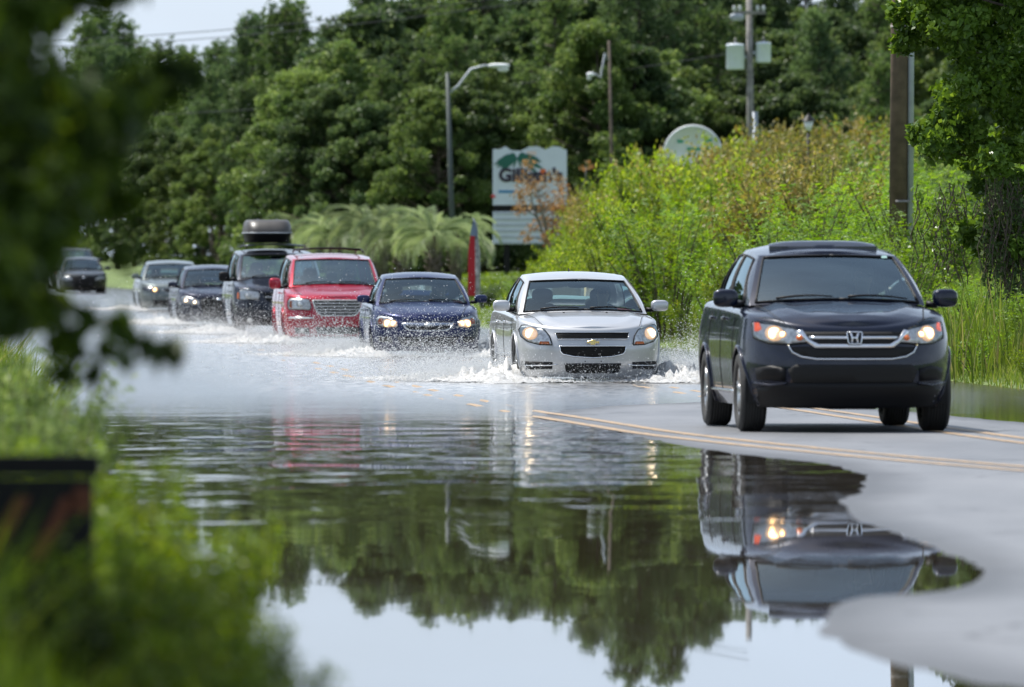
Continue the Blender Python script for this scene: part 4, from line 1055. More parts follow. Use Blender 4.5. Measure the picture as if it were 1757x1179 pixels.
def leaves_at(rs, C, size, aspect, outward=None, up=.4):
    n = len(C); a = unit(rs.normal(size=(n, 3)) + (outward * .6 if outward is not None else 0) + np.array([0, 0, -.15]))
    nrm = unit(rs.normal(size=(n, 3)) * .8 + np.array([0, 0, up]) + (outward * .5 if outward is not None else 0))
    b = unit(np.cross(a, nrm)); s = size * rs.uniform(.6, 1.3, (n, 1))
    return a * s * .5, b * s * .5 * aspect

def cloud(rs, clumps, per, size, aspect, droop=0.0):
    """clumps: (x, y, z, rx, rz, weight); leaves sit mostly in the outer part of each clump"""
    Cs, Os = [], []
    for (x, y, z, rx, rz, wt) in clumps:
        k = max(4, int(per * wt)); d = unit(rs.normal(size=(k, 3))); r = rs.uniform(.25, 1, (k, 1)) ** .45 * rs.uniform(.85, 1.12, (k, 1))
        p = d * r * np.array([rx, rx, rz]); Cs.append(p + np.array([x, y, z])); Os.append(d)
    C = np.concatenate(Cs); O = np.concatenate(Os)
    A, Bv = leaves_at(rs, C, size, aspect, O)
    if droop: A[:, 2] -= droop * size
    return C, A, Bv

def limb_mesh(rs, h, r0, limbs, lean=.03):
    mb = MB(); pts, rad = [], []
    for i in range(9):
        t = i / 8; pts.append((lean * h * math.sin(t * 2.2 + rs.uniform(-.1, .1)), lean * h * math.sin(t * 1.7), h * t)); rad.append(r0 * (1 - .82 * t) * (1.25 if i == 0 else 1))
    mb.tube(pts, rad, 8)
    for (hz, ln, az, el) in limbs:
        t = hz / h; b = Vector((lean * h * math.sin(t * 2.2), lean * h * math.sin(t * 1.7), hz)); q = []
        for i in range(5):
            s = i / 4; q.append(b + Vector((math.cos(az) * ln * s, math.sin(az) * ln * s, ln * (el * s + .15 * s * s))))
        mb.tube(q, [r0 * .32 * (1 - .75 * i / 4) for i in range(5)], 5)
    return mb.mesh('trunk')

def hardwood(seed, h, w, per, size, mat, low=.08):
    rs = np.random.RandomState(seed); cl, limbs = [], []
    n = int(150 + h * 8)
    for i in range(n):
        t = low + (1 - low) * rs.uniform(0, 1) ** .9; prof = math.sin(min(1, (t + .18) / 1.18) ** .8 * math.pi) ** .6 if t < .98 else .25
        a = rs.uniform(0, 6.28); rr = w / 2 * prof * math.sqrt(rs.uniform(.1, 1)); rx = rs.uniform(.16, .62) * w / 7
        cl.append((math.cos(a) * rr, math.sin(a) * rr, h * t, rx, rx * rs.uniform(.55, .9), rx * rx * 3))
        if i % 4 == 0: limbs.append((h * t * .75 + .2, rr * .9, a, .3))
    C, A, Bv = cloud(rs, cl, per, size, .62)
    return quads('crown', C, A, Bv, mat, rs.rand(len(C))), limb_mesh(rs, h * .93, .02 * h, limbs)

def pine(seed, h, w, mat, low=.3):
    rs = np.random.RandomState(seed); Cs, As, Bs, limbs = [], [], [], []
    n = int(h * 5.2)
    for i in range(n):
        t = low + (1 - low) * i / n; a = i * 2.4 + rs.uniform(-.4, .4); ln = w / 2 * (1 - ((t - low) / (1 - low)) ** 1.6 * .85) * rs.uniform(.55, 1.1)
        el = rs.uniform(.0, .35); limbs.append((h * t, ln, a, el))
        for k in range(int(5 + ln * 4)):
            s = rs.uniform(.35, 1.08); c = np.array([math.cos(a) * ln * s, math.sin(a) * ln * s, h * t + ln * (el * s + .15 * s * s)]) + rs.normal(size=3) * .22
            m_ = 16; d = unit(rs.normal(size=(m_, 3)) + np.array([0, 0, .5])); L = rs.uniform(.18, .34, (m_, 1))
            Cs.append(c + d * L * .6); As.append(d * L * .55); Bs.append(unit(np.cross(d, rs.normal(size=(m_, 3)))) * .045)
    C = np.concatenate(Cs)
    return quads('crown', C, np.concatenate(As), np.concatenate(Bs), mat, rs.rand(len(C))), limb_mesh(rs, h, .013 * h, limbs[::2], .015)

def spray(seed, h, w, nb, nl, size, aspect, mat, arch=.5, low=.0, fern=False):
    """a bush of arching stems carrying leaves along both sides"""
    rs = np.random.RandomState(seed); Cs, As, Bs = [], [], []; st = MB()
    for i in range(nb):
        a = rs.uniform(0, 6.28); ln = h * rs.uniform(.55, 1.05); out = w / 2 * math.sqrt(rs.uniform(.02, 1)); b0 = np.array([math.cos(a) * out * .35, math.sin(a) * out * .35, low * h * rs.rand()])
        def P(t): return b0 + np.array([math.cos(a) * out * t ** 1.3 * .8, math.sin(a) * out * t ** 1.3 * .8, ln * (t - arch * .35 * t * t * t)])
        if i % 2 == 0: st.tube([P(t) for t in (0, .3, .6, .95)], [.012 * h, .009 * h, .006 * h, .002 * h], 4, False)
        for t in np.linspace(.22, 1, nl):
            p = P(t); d = unit(P(min(1, t + .05)) - P(t - .05)); side = unit(np.cross(d, rs.normal(size=3)))
            if fern:
                k = 9; L = size * (1.3 - t * .6) * 2.6; s_ = np.linspace(.15, 1, k)[:, None]
                q = p + side * L * s_ + np.array([0, 0, -.35]) * L * s_ * s_; ax = unit(side + d * .2); bx = unit(np.cross(ax, rs.normal(size=(k, 3)) * .3 + np.array([0, 0, 1])))
                Cs.append(q + bx * size * .5 * np.where(np.arange(k) % 2, 1, -1)[:, None]); As.append(np.tile(bx * size * .55, 1)); Bs.append(np.tile(ax * size * aspect * .5, (k, 1)))
            else:
                k = 3; dd = unit(rs.normal(size=(k, 3)) * .7 + side + d * .5); sz = size * rs.uniform(.6, 1.25, (k, 1)); c = p + dd * sz * .5 + rs.normal(size=(k, 3)) * size * .5
                nn = unit(rs.normal(size=(k, 3)) * .6 + np.array([0, -.2, 1])); Cs.append(c); As.append(dd * sz * .5); Bs.append(unit(np.cross(dd, nn)) * sz * .5 * aspect)
    C = np.concatenate(Cs)
    return quads('foliage', C, np.concatenate(As), np.concatenate(Bs), mat, rs.rand(len(C))), st.mesh('stems')

M['leaf_dark'] = leafmat('leaf_dark', (.036, .068, .028), (.085, .130, .046), (.15, .20, .085), .55, .42)
M['leaf_mid'] = leafmat('leaf_mid', (.055, .098, .030), (.120, .175, .052), (.20, .25, .10), .6, .45)
M['needle'] = leafmat('pine_needle', (.042, .076, .034), (.085, .135, .05), (.13, .18, .08), .5, .4)
M['needle_brt'] = leafmat('pine_needle_bright', (.058, .104, .036), (.11, .17, .052), (.17, .22, .09), .5, .4)
M['leaf_yel'] = leafmat('leaf_yellow_green', (.115, .19, .030), (.19, .265, .040), (.30, .34, .08), .9, .48)
M['leaf_rust'] = leafmat('leaf_rust', (.14, .19, .036), (.21, .17, .05), (.34, .29, .14), .8, .46)
M['leaf_brt'] = leafmat('leaf_bright', (.085, .175, .025), (.16, .27, .038), (.23, .33, .07), .9, .48)
M['leaf_gloss'] = leafmat('leaf_glossy', (.050, .095, .018), (.095, .165, .028), (.17, .26, .05), 1.5, .35, .3)
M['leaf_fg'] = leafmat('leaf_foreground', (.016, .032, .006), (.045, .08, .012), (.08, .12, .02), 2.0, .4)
M['leaf_weed'] = leafmat('leaf_weed', (.07, .125, .016), (.135, .205, .026), (.22, .26, .05), 2.2, .45)
M['leaf_brown'] = leafmat('leaf_autumn', (.30, .17, .07), (.22, .16, .07), (.36, .26, .14), 1.2, .35)
M['palm'] = leafmat('palm_leaf', (.17, .22, .12), (.21, .27, .12), (.30, .34, .21), 1.0, .35)
M['reed'] = leafmat('reed_blade', (.08, .14, .024), (.16, .22, .045), (.28, .26, .11), 1.4, .42)

def plant(name, label, cat, group, meshes, parts, loc, rz, sc, mats=(None, 'bark')):
    r = tag(empty(name, loc, rz), label, cat, group); r.scale = (sc, sc, sc)
    for me, pn, mt in zip(meshes, parts, mats):
        obj(pn, me, M[mt] if mt else None, r, smooth=(pn not in ('crown', 'foliage')))
    return r

rsF = np.random.RandomState(11)
HW = [hardwood(21, 10, 8.0, 330, .20, M['leaf_dark']), hardwood(22, 10, 7.0, 330, .19, M['leaf_mid']), hardwood(23, 10, 9, 330, .22, M['leaf_dark']), hardwood(24, 10, 7.5, 330, .18, M['leaf_mid'])]
PN = [pine(31, 14, 5.5, M['needle']), pine(32, 14, 6.0, M['needle_brt']), pine(33, 14, 5.2, M['needle'])]
KIND = {'h0': 'dark broadleaf tree', 'h1': 'mid green broadleaf tree', 'h2': 'wide dark broadleaf tree', 'h3': 'light green broadleaf tree', 'p0': 'dark pine', 'p1': 'bright green pine', 'p2': 'slender dark pine'}
topline = interp([(-400, 60), (-100, 160), (60, 165), (112, 150), (130, 40), (180, 4), (225, 40), (250, 95), (300, 62), (330, 100), (355, 92), (385, 38), (450, -5), (530, -5), (560, 40), (600, -20), (760, -45), (860, -30), (980, -60), (1040, -120), (1120, -165), (1190, -120), (1240, -40), (1400, -25), (1560, -60), (1760, -50), (2200, -70)])
baseD = interp([(-400, 455), (120, 450), (240, 425), (330, 380), (480, 335), (700, 318), (900, 320), (1200, 322), (2200, 330)])
def where(px):
    for lim, txt in ((0, 'beyond the left picture edge'), (130, 'far left behind the dark branches'), (250, 'behind the tall dark SUV'), (345, 'above the grey green sedan'), (420, 'above the ink blue sedan'), (505, 'above the roof cargo box'), (600, 'above the red minivan'), (700, 'left of the curved street lamp'),
                     (790, 'right behind the curved street lamp'), (850, 'between the street lamp and the billboard'), (985, 'behind the billboard'), (1120, 'between the billboard and the round sign'), (1240, 'behind the round white sign'), (1340, 'behind the transformer pole'), (1450, 'right of the transformer pole'), (1560, 'left of the wooden pole'), (1700, 'behind the glossy tree'), (1757, 'at the right picture edge')):
        if px < lim: return txt
    return 'beyond the right picture edge'
used = {}
def forest_tree(px, D, top, key):
    x = (px - 878.5) / FPX * D
    if x < float(edgeR(D)) + 2 and D < 425: return
    g = float(ground_z(np.array([x]), np.array([min(D, 600.)]))[0]); ztop = CAMH + (YH - top) * D / FPX; h = ztop - g
    meshes = HW[int(key[1])] if key[0] == 'h' else PN[int(key[1])]; base = 10.6 if key[0] == 'h' else 14.0
    d = rsF.rand
    size = 'small ' if h < 7 else ('tall ' if h > 12.5 else '')
    lab = size + KIND[key] + ' ' + where(px) + (', front row' if D < float(baseD(px)) + 12 else (', last row' if D > float(baseD(px)) + 60 else ', middle row'))
    plant('pine_tree' if key[0] == 'p' else 'broadleaf_tree', lab, 'pine' if key[0] == 'p' else 'tree', 'trees of the far woodland', meshes, ('crown', 'trunk'), (x, D, g - .1), rsF.uniform(0, 6.28), h / base)
for (dd, step, lo, hi, keys) in ((0, 60, 95, 260, ('h0', 'h1', 'p1', 'h3', 'h2')), (9, 60, 30, 170, ('p1', 'h1', 'p0', 'p1')), (24, 72, 10, 90, ('p0', 'p2', 'p1', 'h2', 'p1')), (42, 60, 0, 22, ('p0', 'p1', 'h0', 'p2', 'h1')), (62, 70, -5, 30, ('p2', 'h2', 'p0', 'p1'))):
    px = -260 + rsF.uniform(0, 40); k = 0
    while px < 2050:
        tl = float(topline(px)); D = float(baseD(px)) + dd + rsF.uniform(-4, 4)
        top = tl + rsF.uniform(lo, hi) if dd < 40 else tl + rsF.uniform(lo, hi)
        if px < 480 and dd < 20: top = tl + rsF.uniform(lo, hi) * .8 + 20
        if 230 < px < 350 and dd > 20: top = tl + rsF.uniform(0, 12)
        if 840 < px < 985 and dd < 5: px += step * .6; k += 1; continue
        forest_tree(px, D, top, keys[(k + int(rsF.randint(2))) % len(keys)] if (px > 600 or dd < 24) else ('p0', 'p1', 'p2')[k % 3]); px += step * rsF.uniform(.75, 1.25); k += 1

# trees on the left of the road, outside the frame, that the car flanks and the water mirror
for i, D in enumerate((95, 118, 142, 168, 195, 222, 250, 280, 312, 345)):
    x = float(edgeL(D)) - 6.5 - (i % 3); g = float(ground_z(np.array([x]), np.array([float(D)]))[0]); h = 8 + (i * 7 % 5)
    lab = ('first', 'second', 'third', 'fourth', 'fifth', 'sixth', 'seventh', 'eighth', 'ninth', 'tenth')[i] + ' tree counted away from the camera along the left verge'
    plant('roadside_tree', lab, 'tree', 'trees along the left verge', HW[i % 4], ('crown', 'trunk'), (x, D, g - .1), i * 1.3, h / 10.6)

# dense undergrowth along the wood's edge so that no sky shows under the crowns
def scatter_stuff(name, label, cat, pts, hfn, wd, mat, seed, seg=2, lean=.35, nb=1):
    """upright blades in one mesh: pts (n,3); each blade a bent strip"""
    rs = np.random.RandomState(seed); P0 = np.asarray(pts); n = len(P0); h = hfn(P0, rs)[:, None]
    a = rs.uniform(0, 6.28, n); side = np.stack([np.cos(a), np.sin(a), np.zeros(n)], -1) * wd * rs.uniform(.6, 1.4, (n, 1)); ln = np.stack([rs.normal(size=n), rs.normal(size=n), np.zeros(n)], -1) * lean * h
    up = np.array([0, 0, 1.0]); m1 = P0 + up * h * .55 + ln * .3; tp = P0 + up * h + ln
    V = np.stack([P0 - side, P0 + side, m1 - side * .8, m1 + side * .8, tp], 1)
    b = np.arange(n)[:, None] * 5
    T = np.concatenate([b + np.array([[0, 1, 3]]), b + np.array([[0, 3, 2]]), b + np.array([[2, 3, 4]])], 0)
    me = npmesh(name, V.reshape(-1, 3), T); me.materials.append(mat)
    at = me.attributes.new('rnd', 'FLOAT', 'POINT'); at.data.foreach_set('value', np.repeat(rs.rand(n).astype(np.float32), 5))
    return tag(obj(name, me, None, None, False), label, cat, kind='stuff')

def bank_points(rs, n, d0, d1, o0, o1, pw=1.0):
    Dd = d0 + (d1 - d0) * rs.uniform(0, 1, n) ** 1.3; o = o0 + (o1 - o0) * rs.uniform(0, 1, n) ** pw
    X = edgeR(Dd) + o; return np.stack([X, Dd, ground_z(X, Dd) - .03], -1)
rs = np.random.RandomState(5)
scatter_stuff('bank_grass', 'tall green grass along the flooded road edge', 'grass', bank_points(rs, 70000, 84, 180, .0, 5.5, 1.2), lambda P, r: r.uniform(.08, .42, len(P)) * np.clip((P[:, 0] - edgeR(P[:, 1])) / 1.2 + .25, .25, 1.3), .006, M['reed'], 6)
scatter_stuff('lawn_grass', 'short lit lawn around the billboard post', 'grass', bank_points(rs, 30000, 180, 318, .3, 14, 1.0), lambda P, r: r.uniform(.05, .22, len(P)), .02, M['leaf_weed'], 7)

# ---- shrubs on the bank
SH = {'yel': [spray(41, 2.0, 2.0, 84, 30, .085, .5, M['leaf_yel']), spray(42, 2.0, 1.7, 84, 30, .08, .5, M['leaf_yel'])],
      'rust': [spray(43, 2.0, 2.1, 84, 28, .085, .45, M['leaf_rust']), spray(44, 2.0, 1.9, 84, 28, .09, .45, M['leaf_rust'])],
      'brt': [spray(45, 2.0, 2.0, 52, 16, .065, .35, M['leaf_brt'], fern=True), spray(46, 2.0, 2.1, 54, 16, .06, .35, M['leaf_brt'], fern=True)],
      'weed': [spray(47, 1.0, 1.0, 34, 14, .06, .4, M['leaf_brt']), spray(48, 1.0, 1.1, 34, 14, .055, .4, M['leaf_weed'])],
      'dark': [spray(49, 2.0, 2.1, 60, 22, .12, .55, M['leaf_mid']), spray(50, 2.0, 2.0, 60, 22, .12, .55, M['leaf_dark'])]}
SNAME = {'yel': ('yellow green shrub', 'yellow_green_shrub'), 'rust': ('rust tinted shrub', 'rust_tinted_shrub'), 'brt': ('bright feathery shrub', 'feathery_shrub'), 'weed': ('low leafy weed', 'leafy_weed'), 'dark': ('dark green bush', 'dark_bush')}
def wb(px):
    for lim, t in ((700, 'behind the navy sedan'), (850, 'beside the red flag banner'), (960, 'below the billboard'), (1060, 'above the silver sedan roof'), (1150, 'left of the round sign'), (1250, 'below the round sign'), (1350, 'below the transformer pole'), (1440, 'around the lantern post'), (1530, 'left of the wooden pole foot'), (1640, 'right of the wooden pole foot'), (1757, 'at the right picture edge')):
        if px < lim: return t
    return 'past the right picture edge'
rsS = np.random.RandomState(77)
def shrub(kind, px, D, top=None, h=None, lab=None, grp='shrubs crowding the roadside bank', fixed=False):
    x = (px - 878.5) / FPX * D
    if not fixed and x < float(edgeR(D)) + .45: return
    g = float(ground_z(np.array([x]), np.array([float(D)]))[0])
    if h is None: h = CAMH + (YH - top) * D / FPX - g
    if h < .25: return
    me = SH[kind][rsS.randint(2)]; base = 1.0 if kind == 'weed' else 2.0
    adj = 'waist high ' if h < 1.2 else ('head high ' if h < 2.2 else 'towering ')
    row = 'at the water edge' if x < float(edgeR(D)) + 1.6 else ('half way up the bank' if x < float(edgeR(D)) + 4 else 'high on the bank')
    o = plant(SNAME[kind][1], lab or (adj + SNAME[kind][0] + ' ' + wb(px) + ', ' + row), 'weed' if kind == 'weed' else 'shrub', grp, me, ('foliage', 'stems'), (x, D, g - .05), rsS.uniform(0, 6.28), 1)
    s = h / (base * .93); ws = min(s, max(.8, s * .75)) if kind != 'weed' else s
    o.scale = (max(ws, .55 * s), max(ws, .55 * s), s)
bank_top = interp([(640, 470), (820, 478), (880, 470), (935, 440), (960, 420), (1000, 350), (1050, 292), (1090, 254), (1130, 222), (1160, 236), (1185, 214), (1230, 222), (1290, 214), (1350, 195), (1400, 178), (1470, 160), (1530, 165), (1640, 190), (1900, 150)])
for D, step, f0, f1 in ((255, 42, .0, .12), (232, 45, .0, .18), (210, 46, .03, .28), (190, 50, .08, .36), (172, 54, .14, .48), (156, 58, .22, .60), (142, 62, .34, .70), (130, 66, .46, .80), (119, 70, .60, .88), (110, 74, .72, .95)):
    px = 640 + rsS.uniform(0, 50)
    while px < 1900:
        tp = float(bank_top(px)); f = rsS.uniform(f0, f1); base_y = YH + FPX / D * .9
        top = tp + (base_y - tp) * f
        if px < 930: kd = 'dark' if rsS.rand() < .5 else 'brt'; top = max(top, 468)
        elif px < 1120: kd = 'yel' if rsS.rand() < .8 else 'rust'
        elif px < 1500: kd = ('rust' if rsS.rand() < (.85 if px > 1200 else .3) else 'yel') if (top < 285 and D > 160) else ('brt' if rsS.rand() < .8 else 'yel')
        else: kd = 'brt' if rsS.rand() < .75 else 'dark'
        if px > 1480 and D < 130: kd = 'brt'; top = max(top, 400)
        shrub(kd, px, D + rsS.uniform(-5, 5), top); px += step * rsS.uniform(.7, 1.25)
for i in range(80):
    D = rsS.uniform(86, 175); o = rsS.uniform(.3, 2.6); x = float(edgeR(D)) + o; px = 878.5 + x * FPX / D
    if px < 1900: shrub('weed', px, D, h=rsS.uniform(.35, .9))

# reeds at the right
def reeds(px, D, n, h, wd, label):
    x0 = (px - 878.5) / FPX * D; rs = np.random.RandomState(int(px))
    P0 = np.stack([x0 + rs.normal(size=n) * .30, D + rs.normal(size=n) * .5, np.zeros(n)], -1); P0[:, 2] = ground_z(P0[:, 0], P0[:, 1]) - .05
    o = scatter_stuff('reed_clump', None, None, P0, lambda P, r: h * r.uniform(.5, 1.05, len(P)), wd, M['reed'], int(px), lean=.16)
    del o['kind']; tag(o, label, 'reeds', 'reed clumps at the right')
reeds(1590, 116, 90, 1.0, .012, 'tall reed clump right of the wooden pole foot'); reeds(1665, 112, 170, 1.35, .012, 'tallest dense reed clump under the glossy tree')
reeds(1738, 109, 120, 1.0, .012, 'reed clump at the right picture edge'); reeds(1500, 122, 60, .9, .011, 'thin reed clump behind the black SUV roof')

# ---- the glossy tree hanging in from the right, leaves sharp
def hanging_tree():
    rs = np.random.RandomState(91); D = 114.0; s = FPX / D
    g = float(ground_z(np.array([9.2]), np.array([D]))[0])
    root = tag(empty('glossy_leaved_tree', (9.2, D, g)), 'glossy dark leaved tree leaning in from the right beside the wooden pole', 'tree')
    left = interp([(-160, 1500), (0, 1545), (60, 1548), (90, 1570), (140, 1600), (200, 1590), (250, 1575), (300, 1610), (350, 1640), (400, 1660), (440, 1720)])
    cl = []
    for i in range(165):
        py = rs.uniform(-260, 425); px = float(left(py)) + 14 + abs(rs.normal()) * 130 + rs.uniform(0, 30)
        if px > 2350: continue
        if 60 < py < 110 and px < 1640: continue
        p = wp(px, py, D + rs.uniform(-1.6, 1.6)); r = rs.uniform(.14, .34); cl.append((p.x - 9.2, p.y - D, p.z - g, r, r * .8, r * r * 22))
    for (px, py) in ((1545, 20), (1560, 45), (1585, 30), (1550, 75), (1600, 60), (1580, 230), (1600, 260), (1655, 400), (1690, 420), (1735, 390)):
        p = wp(px, py, D + rs.uniform(-.5, .5)); cl.append((p.x - 9.2, 0, p.z - g, .2, .17, .9))
    C, A, Bv = cloud(rs, cl, 260, .11, .6)
    obj('crown', quads('crown', C, A, Bv, M['leaf_gloss'], rs.rand(len(C))), None, root, False)
    mb = MB(); mb.tube([(0, 0, 0), (-.1, 0, 1.2), (-.25, 0, 2.4), (-.2, 0, 4.0), (0, 0, 5.5)], [.2, .16, .13, .09, .03], 8)
    for i in range(34):
        c = cl[rs.randint(len(cl))]; z0 = min(5, max(.8, c[2] * .7)); mb.tube([(-.2, 0, z0), (c[0] * .5, c[1] * .5, (z0 + c[2]) / 2 + .1), (c[0], c[1], c[2])], [.045, .025, .006], 5)
    mb.build('trunk', M['bark'], root, True)
hanging_tree()
def vine_mass(label, pxs, D, y0, y1, n, mat, seed):
    """hanging vines, dead and green, under the glossy tree"""
    rs = np.random.RandomState(seed); x0 = (sum(pxs) / 2 - 878.5) / FPX * D; g = float(ground_z(np.array([x0]), np.array([D]))[0])
    root = tag(empty('vine_tangle', (x0, D, g)), label, 'vines', 'vine tangles under the glossy tree'); C = []; mb = MB()
    for i in range(n):
        px = rs.uniform(*pxs); a = wp(px, y0 + rs.uniform(-30, 30), D + rs.uniform(-.5, .5)); b_ = wp(px + rs.uniform(-14, 14), y1 + rs.uniform(-50, 20), a.y); pts = [a.lerp(b_, t) + Vector((.05 * math.sin(t * 9 + i), 0, 0)) - Vector((x0, D, g)) for t in np.linspace(0, 1, 7)]
        mb.tube(pts, .007, 4, False)
        for t in np.linspace(0, 1, 26): p = a.lerp(b_, t) - Vector((x0, D, g)); C.append((p.x + .05 * math.sin(t * 9 + i) + rs.normal() * .05, p.y + rs.normal() * .05, p.z))
    C = np.array(C); A, Bv = leaves_at(rs, C, .085, .55)
    obj('foliage', quads('foliage', C, A, Bv, mat, rs.rand(len(C))), None, root, False); mb.build('stems', M['bark'], root, True)
vine_mass('dark hanging vines right of the reed clump', (1690, 1760), 113, 330, 500, 60, M['leaf_dark'], 3)
vine_mass('mixed green vines dropping behind the reeds', (1570, 1690), 117, 340, 470, 40, M['leaf_gloss'], 4)

# ---- palms, autumn coloured tree
def palm(seed, px, D, htop, label):
    rs = np.random.RandomState(seed); x = (px - 878.5) / FPX * D; g = float(ground_z(np.array([x]), np.array([float(D)]))[0]); hc = htop
    root = tag(empty('palm_tree', (x, D, g)), label, 'palm', 'pindo palms beside the lawn'); Cs, As, Bs = [], [], []
    for i in range(34):
        a = i * 2.4 + rs.uniform(-.2, .2); el = rs.uniform(.15, 1.35); L = rs.uniform(1.5, 2.0); k = 34
        t = np.linspace(.12, 1, k)[:, None]; d = np.array([math.cos(a), math.sin(a), 0]); th = el - 1.9 * t ** 1.4
        r = np.cumsum(np.cos(th) / k, 0) * L; z = np.cumsum(np.sin(th) / k, 0) * L
        base = d * r + np.array([0, 0, 1]) * z + np.array([0, 0, hc]); tang = d * np.cos(th) + np.array([0, 0, 1]) * np.sin(th); sd = np.cross(d, [0, 0, 1.0])
        for s in (-1, 1):
            ax = unit(sd * s * .8 + tang * .7 + np.array([0, 0, .25])); l_ = .36 * np.sin(np.clip(t * 2.9, 0, 3.0)) + .06
            Cs.append(base + ax * l_ * .5); As.append(ax * l_ * .5); Bs.append(unit(np.cross(ax, tang)) * .018)
    C = np.concatenate(Cs); obj('fronds', quads('fronds', C, np.concatenate(As), np.concatenate(Bs), M['palm'], rs.rand(len(C))), None, root, False)
    mb = MB(); mb.tube([(0, 0, 0), (.03, 0, hc * .5), (0, 0, hc + .1)], [.22, .2, .24], 10)
    for i in range(30): mb.tube([(.2 * math.cos(i * 2.4), .2 * math.sin(i * 2.4), hc * (.25 + .7 * i / 30)), (.34 * math.cos(i * 2.4), .34 * math.sin(i * 2.4), hc * (.33 + .7 * i / 30))], [.05, .02], 4)
    mb.build('trunk', M['bark'], root, True)
for i, (px, D, y, lb) in enumerate(((528, 300, 392, 'grey green palm just right of the roof cargo box'), (575, 292, 385, 'palm above the red minivan roof, left one'), (632, 285, 378, 'tall palm above the right end of the red minivan'), (690, 278, 385, 'palm above the navy sedan roof'),
                                    (745, 272, 388, 'broad palm left of the flag banner'), (782, 290, 392, 'palm nearest the flag banner, partly behind it'), (655, 300, 372, 'back palm with pale fronds against the woodland'))):
    x = (px - 878.5) / FPX * D; g = float(ground_z(np.array([x]), np.array([float(D)]))[0]); palm(60 + i, px, D, max(.6, CAMH + (YH - y) * D / FPX - g - .35), lb)

def sparse_tree():
    rs = np.random.RandomState(8); px, D = 950, 282.; x = (px - 878.5) / FPX * D; g = float(ground_z(np.array([x]), np.array([D]))[0])
    root = tag(empty('crape_myrtle', (x, D, g)), 'thin tree with orange brown leaves in front of the billboard', 'tree'); mb = MB(); Cc = []
    for i in range(9):
        a = rs.uniform(0, 6.28); o = rs.uniform(.3, 1.5); h = rs.uniform(2.3, 3.4); pts = [(math.cos(a) * o * t ** 1.4, math.sin(a) * o * t ** 1.4, h * t) for t in np.linspace(0, 1, 6)]
        mb.tube(pts, [.06, .05, .04, .03, .02, .01], 6); 
        for k in range(7):
            b_ = Vector(pts[rs.randint(2, 6)]); e = b_ + Vector((rs.normal() * .5, rs.normal() * .5, rs.uniform(.1, .6))); mb.tube([b_, (b_ + e) / 2 + Vector((0, 0, .05)), e], [.018, .012, .005], 4); Cc.append((*e, .28, .22, 1))
    C, A, Bv = cloud(rs, Cc, 34, .13, .5); obj('crown', quads('crown', C, A, Bv, M['leaf_brown'], rs.rand(len(C))), None, root, False); mb.build('trunk', M['greywood'], root, True)
sparse_tree()

# ---- dark tree at the near left, far out of focus
def near_tree():
    rs = np.random.RandomState(17); D0 = 25.0; bx = -3.2
    root = tag(empty('overhanging_tree', (bx, D0, .1)), 'dark leafy tree whose blurred branches hang in at the near left', 'tree'); cl = []
    right = interp([(-400, 330), (-60, 260), (0, 120), (30, 60), (90, 50), (150, 90), (180, 190), (215, 215), (260, 175), (300, 165), (400, 150), (425, 70), (480, 60), (510, 110), (540, 60), (560, 30)])
    for i in range(270):
        py = rs.uniform(-420, 545); lim = float(right(py)); px = lim - abs(rs.normal()) * 120 - 8
        if 10 < py < 170 and px < 110 and rs.rand() < .6: continue
        if 470 < py < 560 and rs.rand() < .6: continue
        if 395 < py < 510 and px > 70 and rs.rand() < .8: continue
        p = wp(px, py, D0 + rs.uniform(-2.2, 2.6)); r = rs.uniform(.06, .13); cl.append((p.x - bx, p.y - D0, p.z - .1, r, r * .8, .8))
    for (px, py, r) in ((270, 135, .05), (310, 130, .06), (255, 175, .07), (215, 175, .07), (230, 150, .06), (150, 545, .03), (118, 575, .035), (132, 610, .03), (110, 640, .035), (205, 558, .03), (225, 585, .02), (278, 600, .038), (300, 603, .03), (252, 598, .022), (90, 590, .03), (185, 600, .02), (160, 640, .02), (215, 620, .015),
                        (205, 440, .03), (215, 345, .04), (60, 520, .05)):
        p = wp(px, py, D0 + rs.uniform(-.5, .5)); cl.append((p.x - bx, p.y - D0, p.z - .1, r, r * .8, min(.55, r * 9)))
    for i in range(380):                          # the crown above and beside the picture, which keeps the branches in its shade
        a, b_, c_ = rs.uniform(-1, 1, 3); cl.append((-1.0 + a * 1.8, b_ * 4.0 + 2.0, 3.9 + c_ * 1.3, .42, .30, 1.5))
    C, A, Bv = cloud(rs, cl, 70, .085, .55, .2)
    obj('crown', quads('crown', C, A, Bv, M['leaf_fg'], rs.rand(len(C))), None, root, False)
    mb = MB(); mb.tube([(0, 0, 0), (.05, 0, 1.2), (.2, 0, 2.4), (.3, 0, 3.8)], [.2, .16, .13, .06], 10)
    for i in range(26):
        c = cl[rs.randint(min(len(cl), 440))]; mb.tube([(.15, 0, 1.5 + .06 * i), (c[0] * .55, c[1] * .5, (2.2 + c[2]) / 2 + .1), c[:3]], [.05, .025, .005], 5)
    mb.build('trunk', M['bark'], root, True)
near_tree()

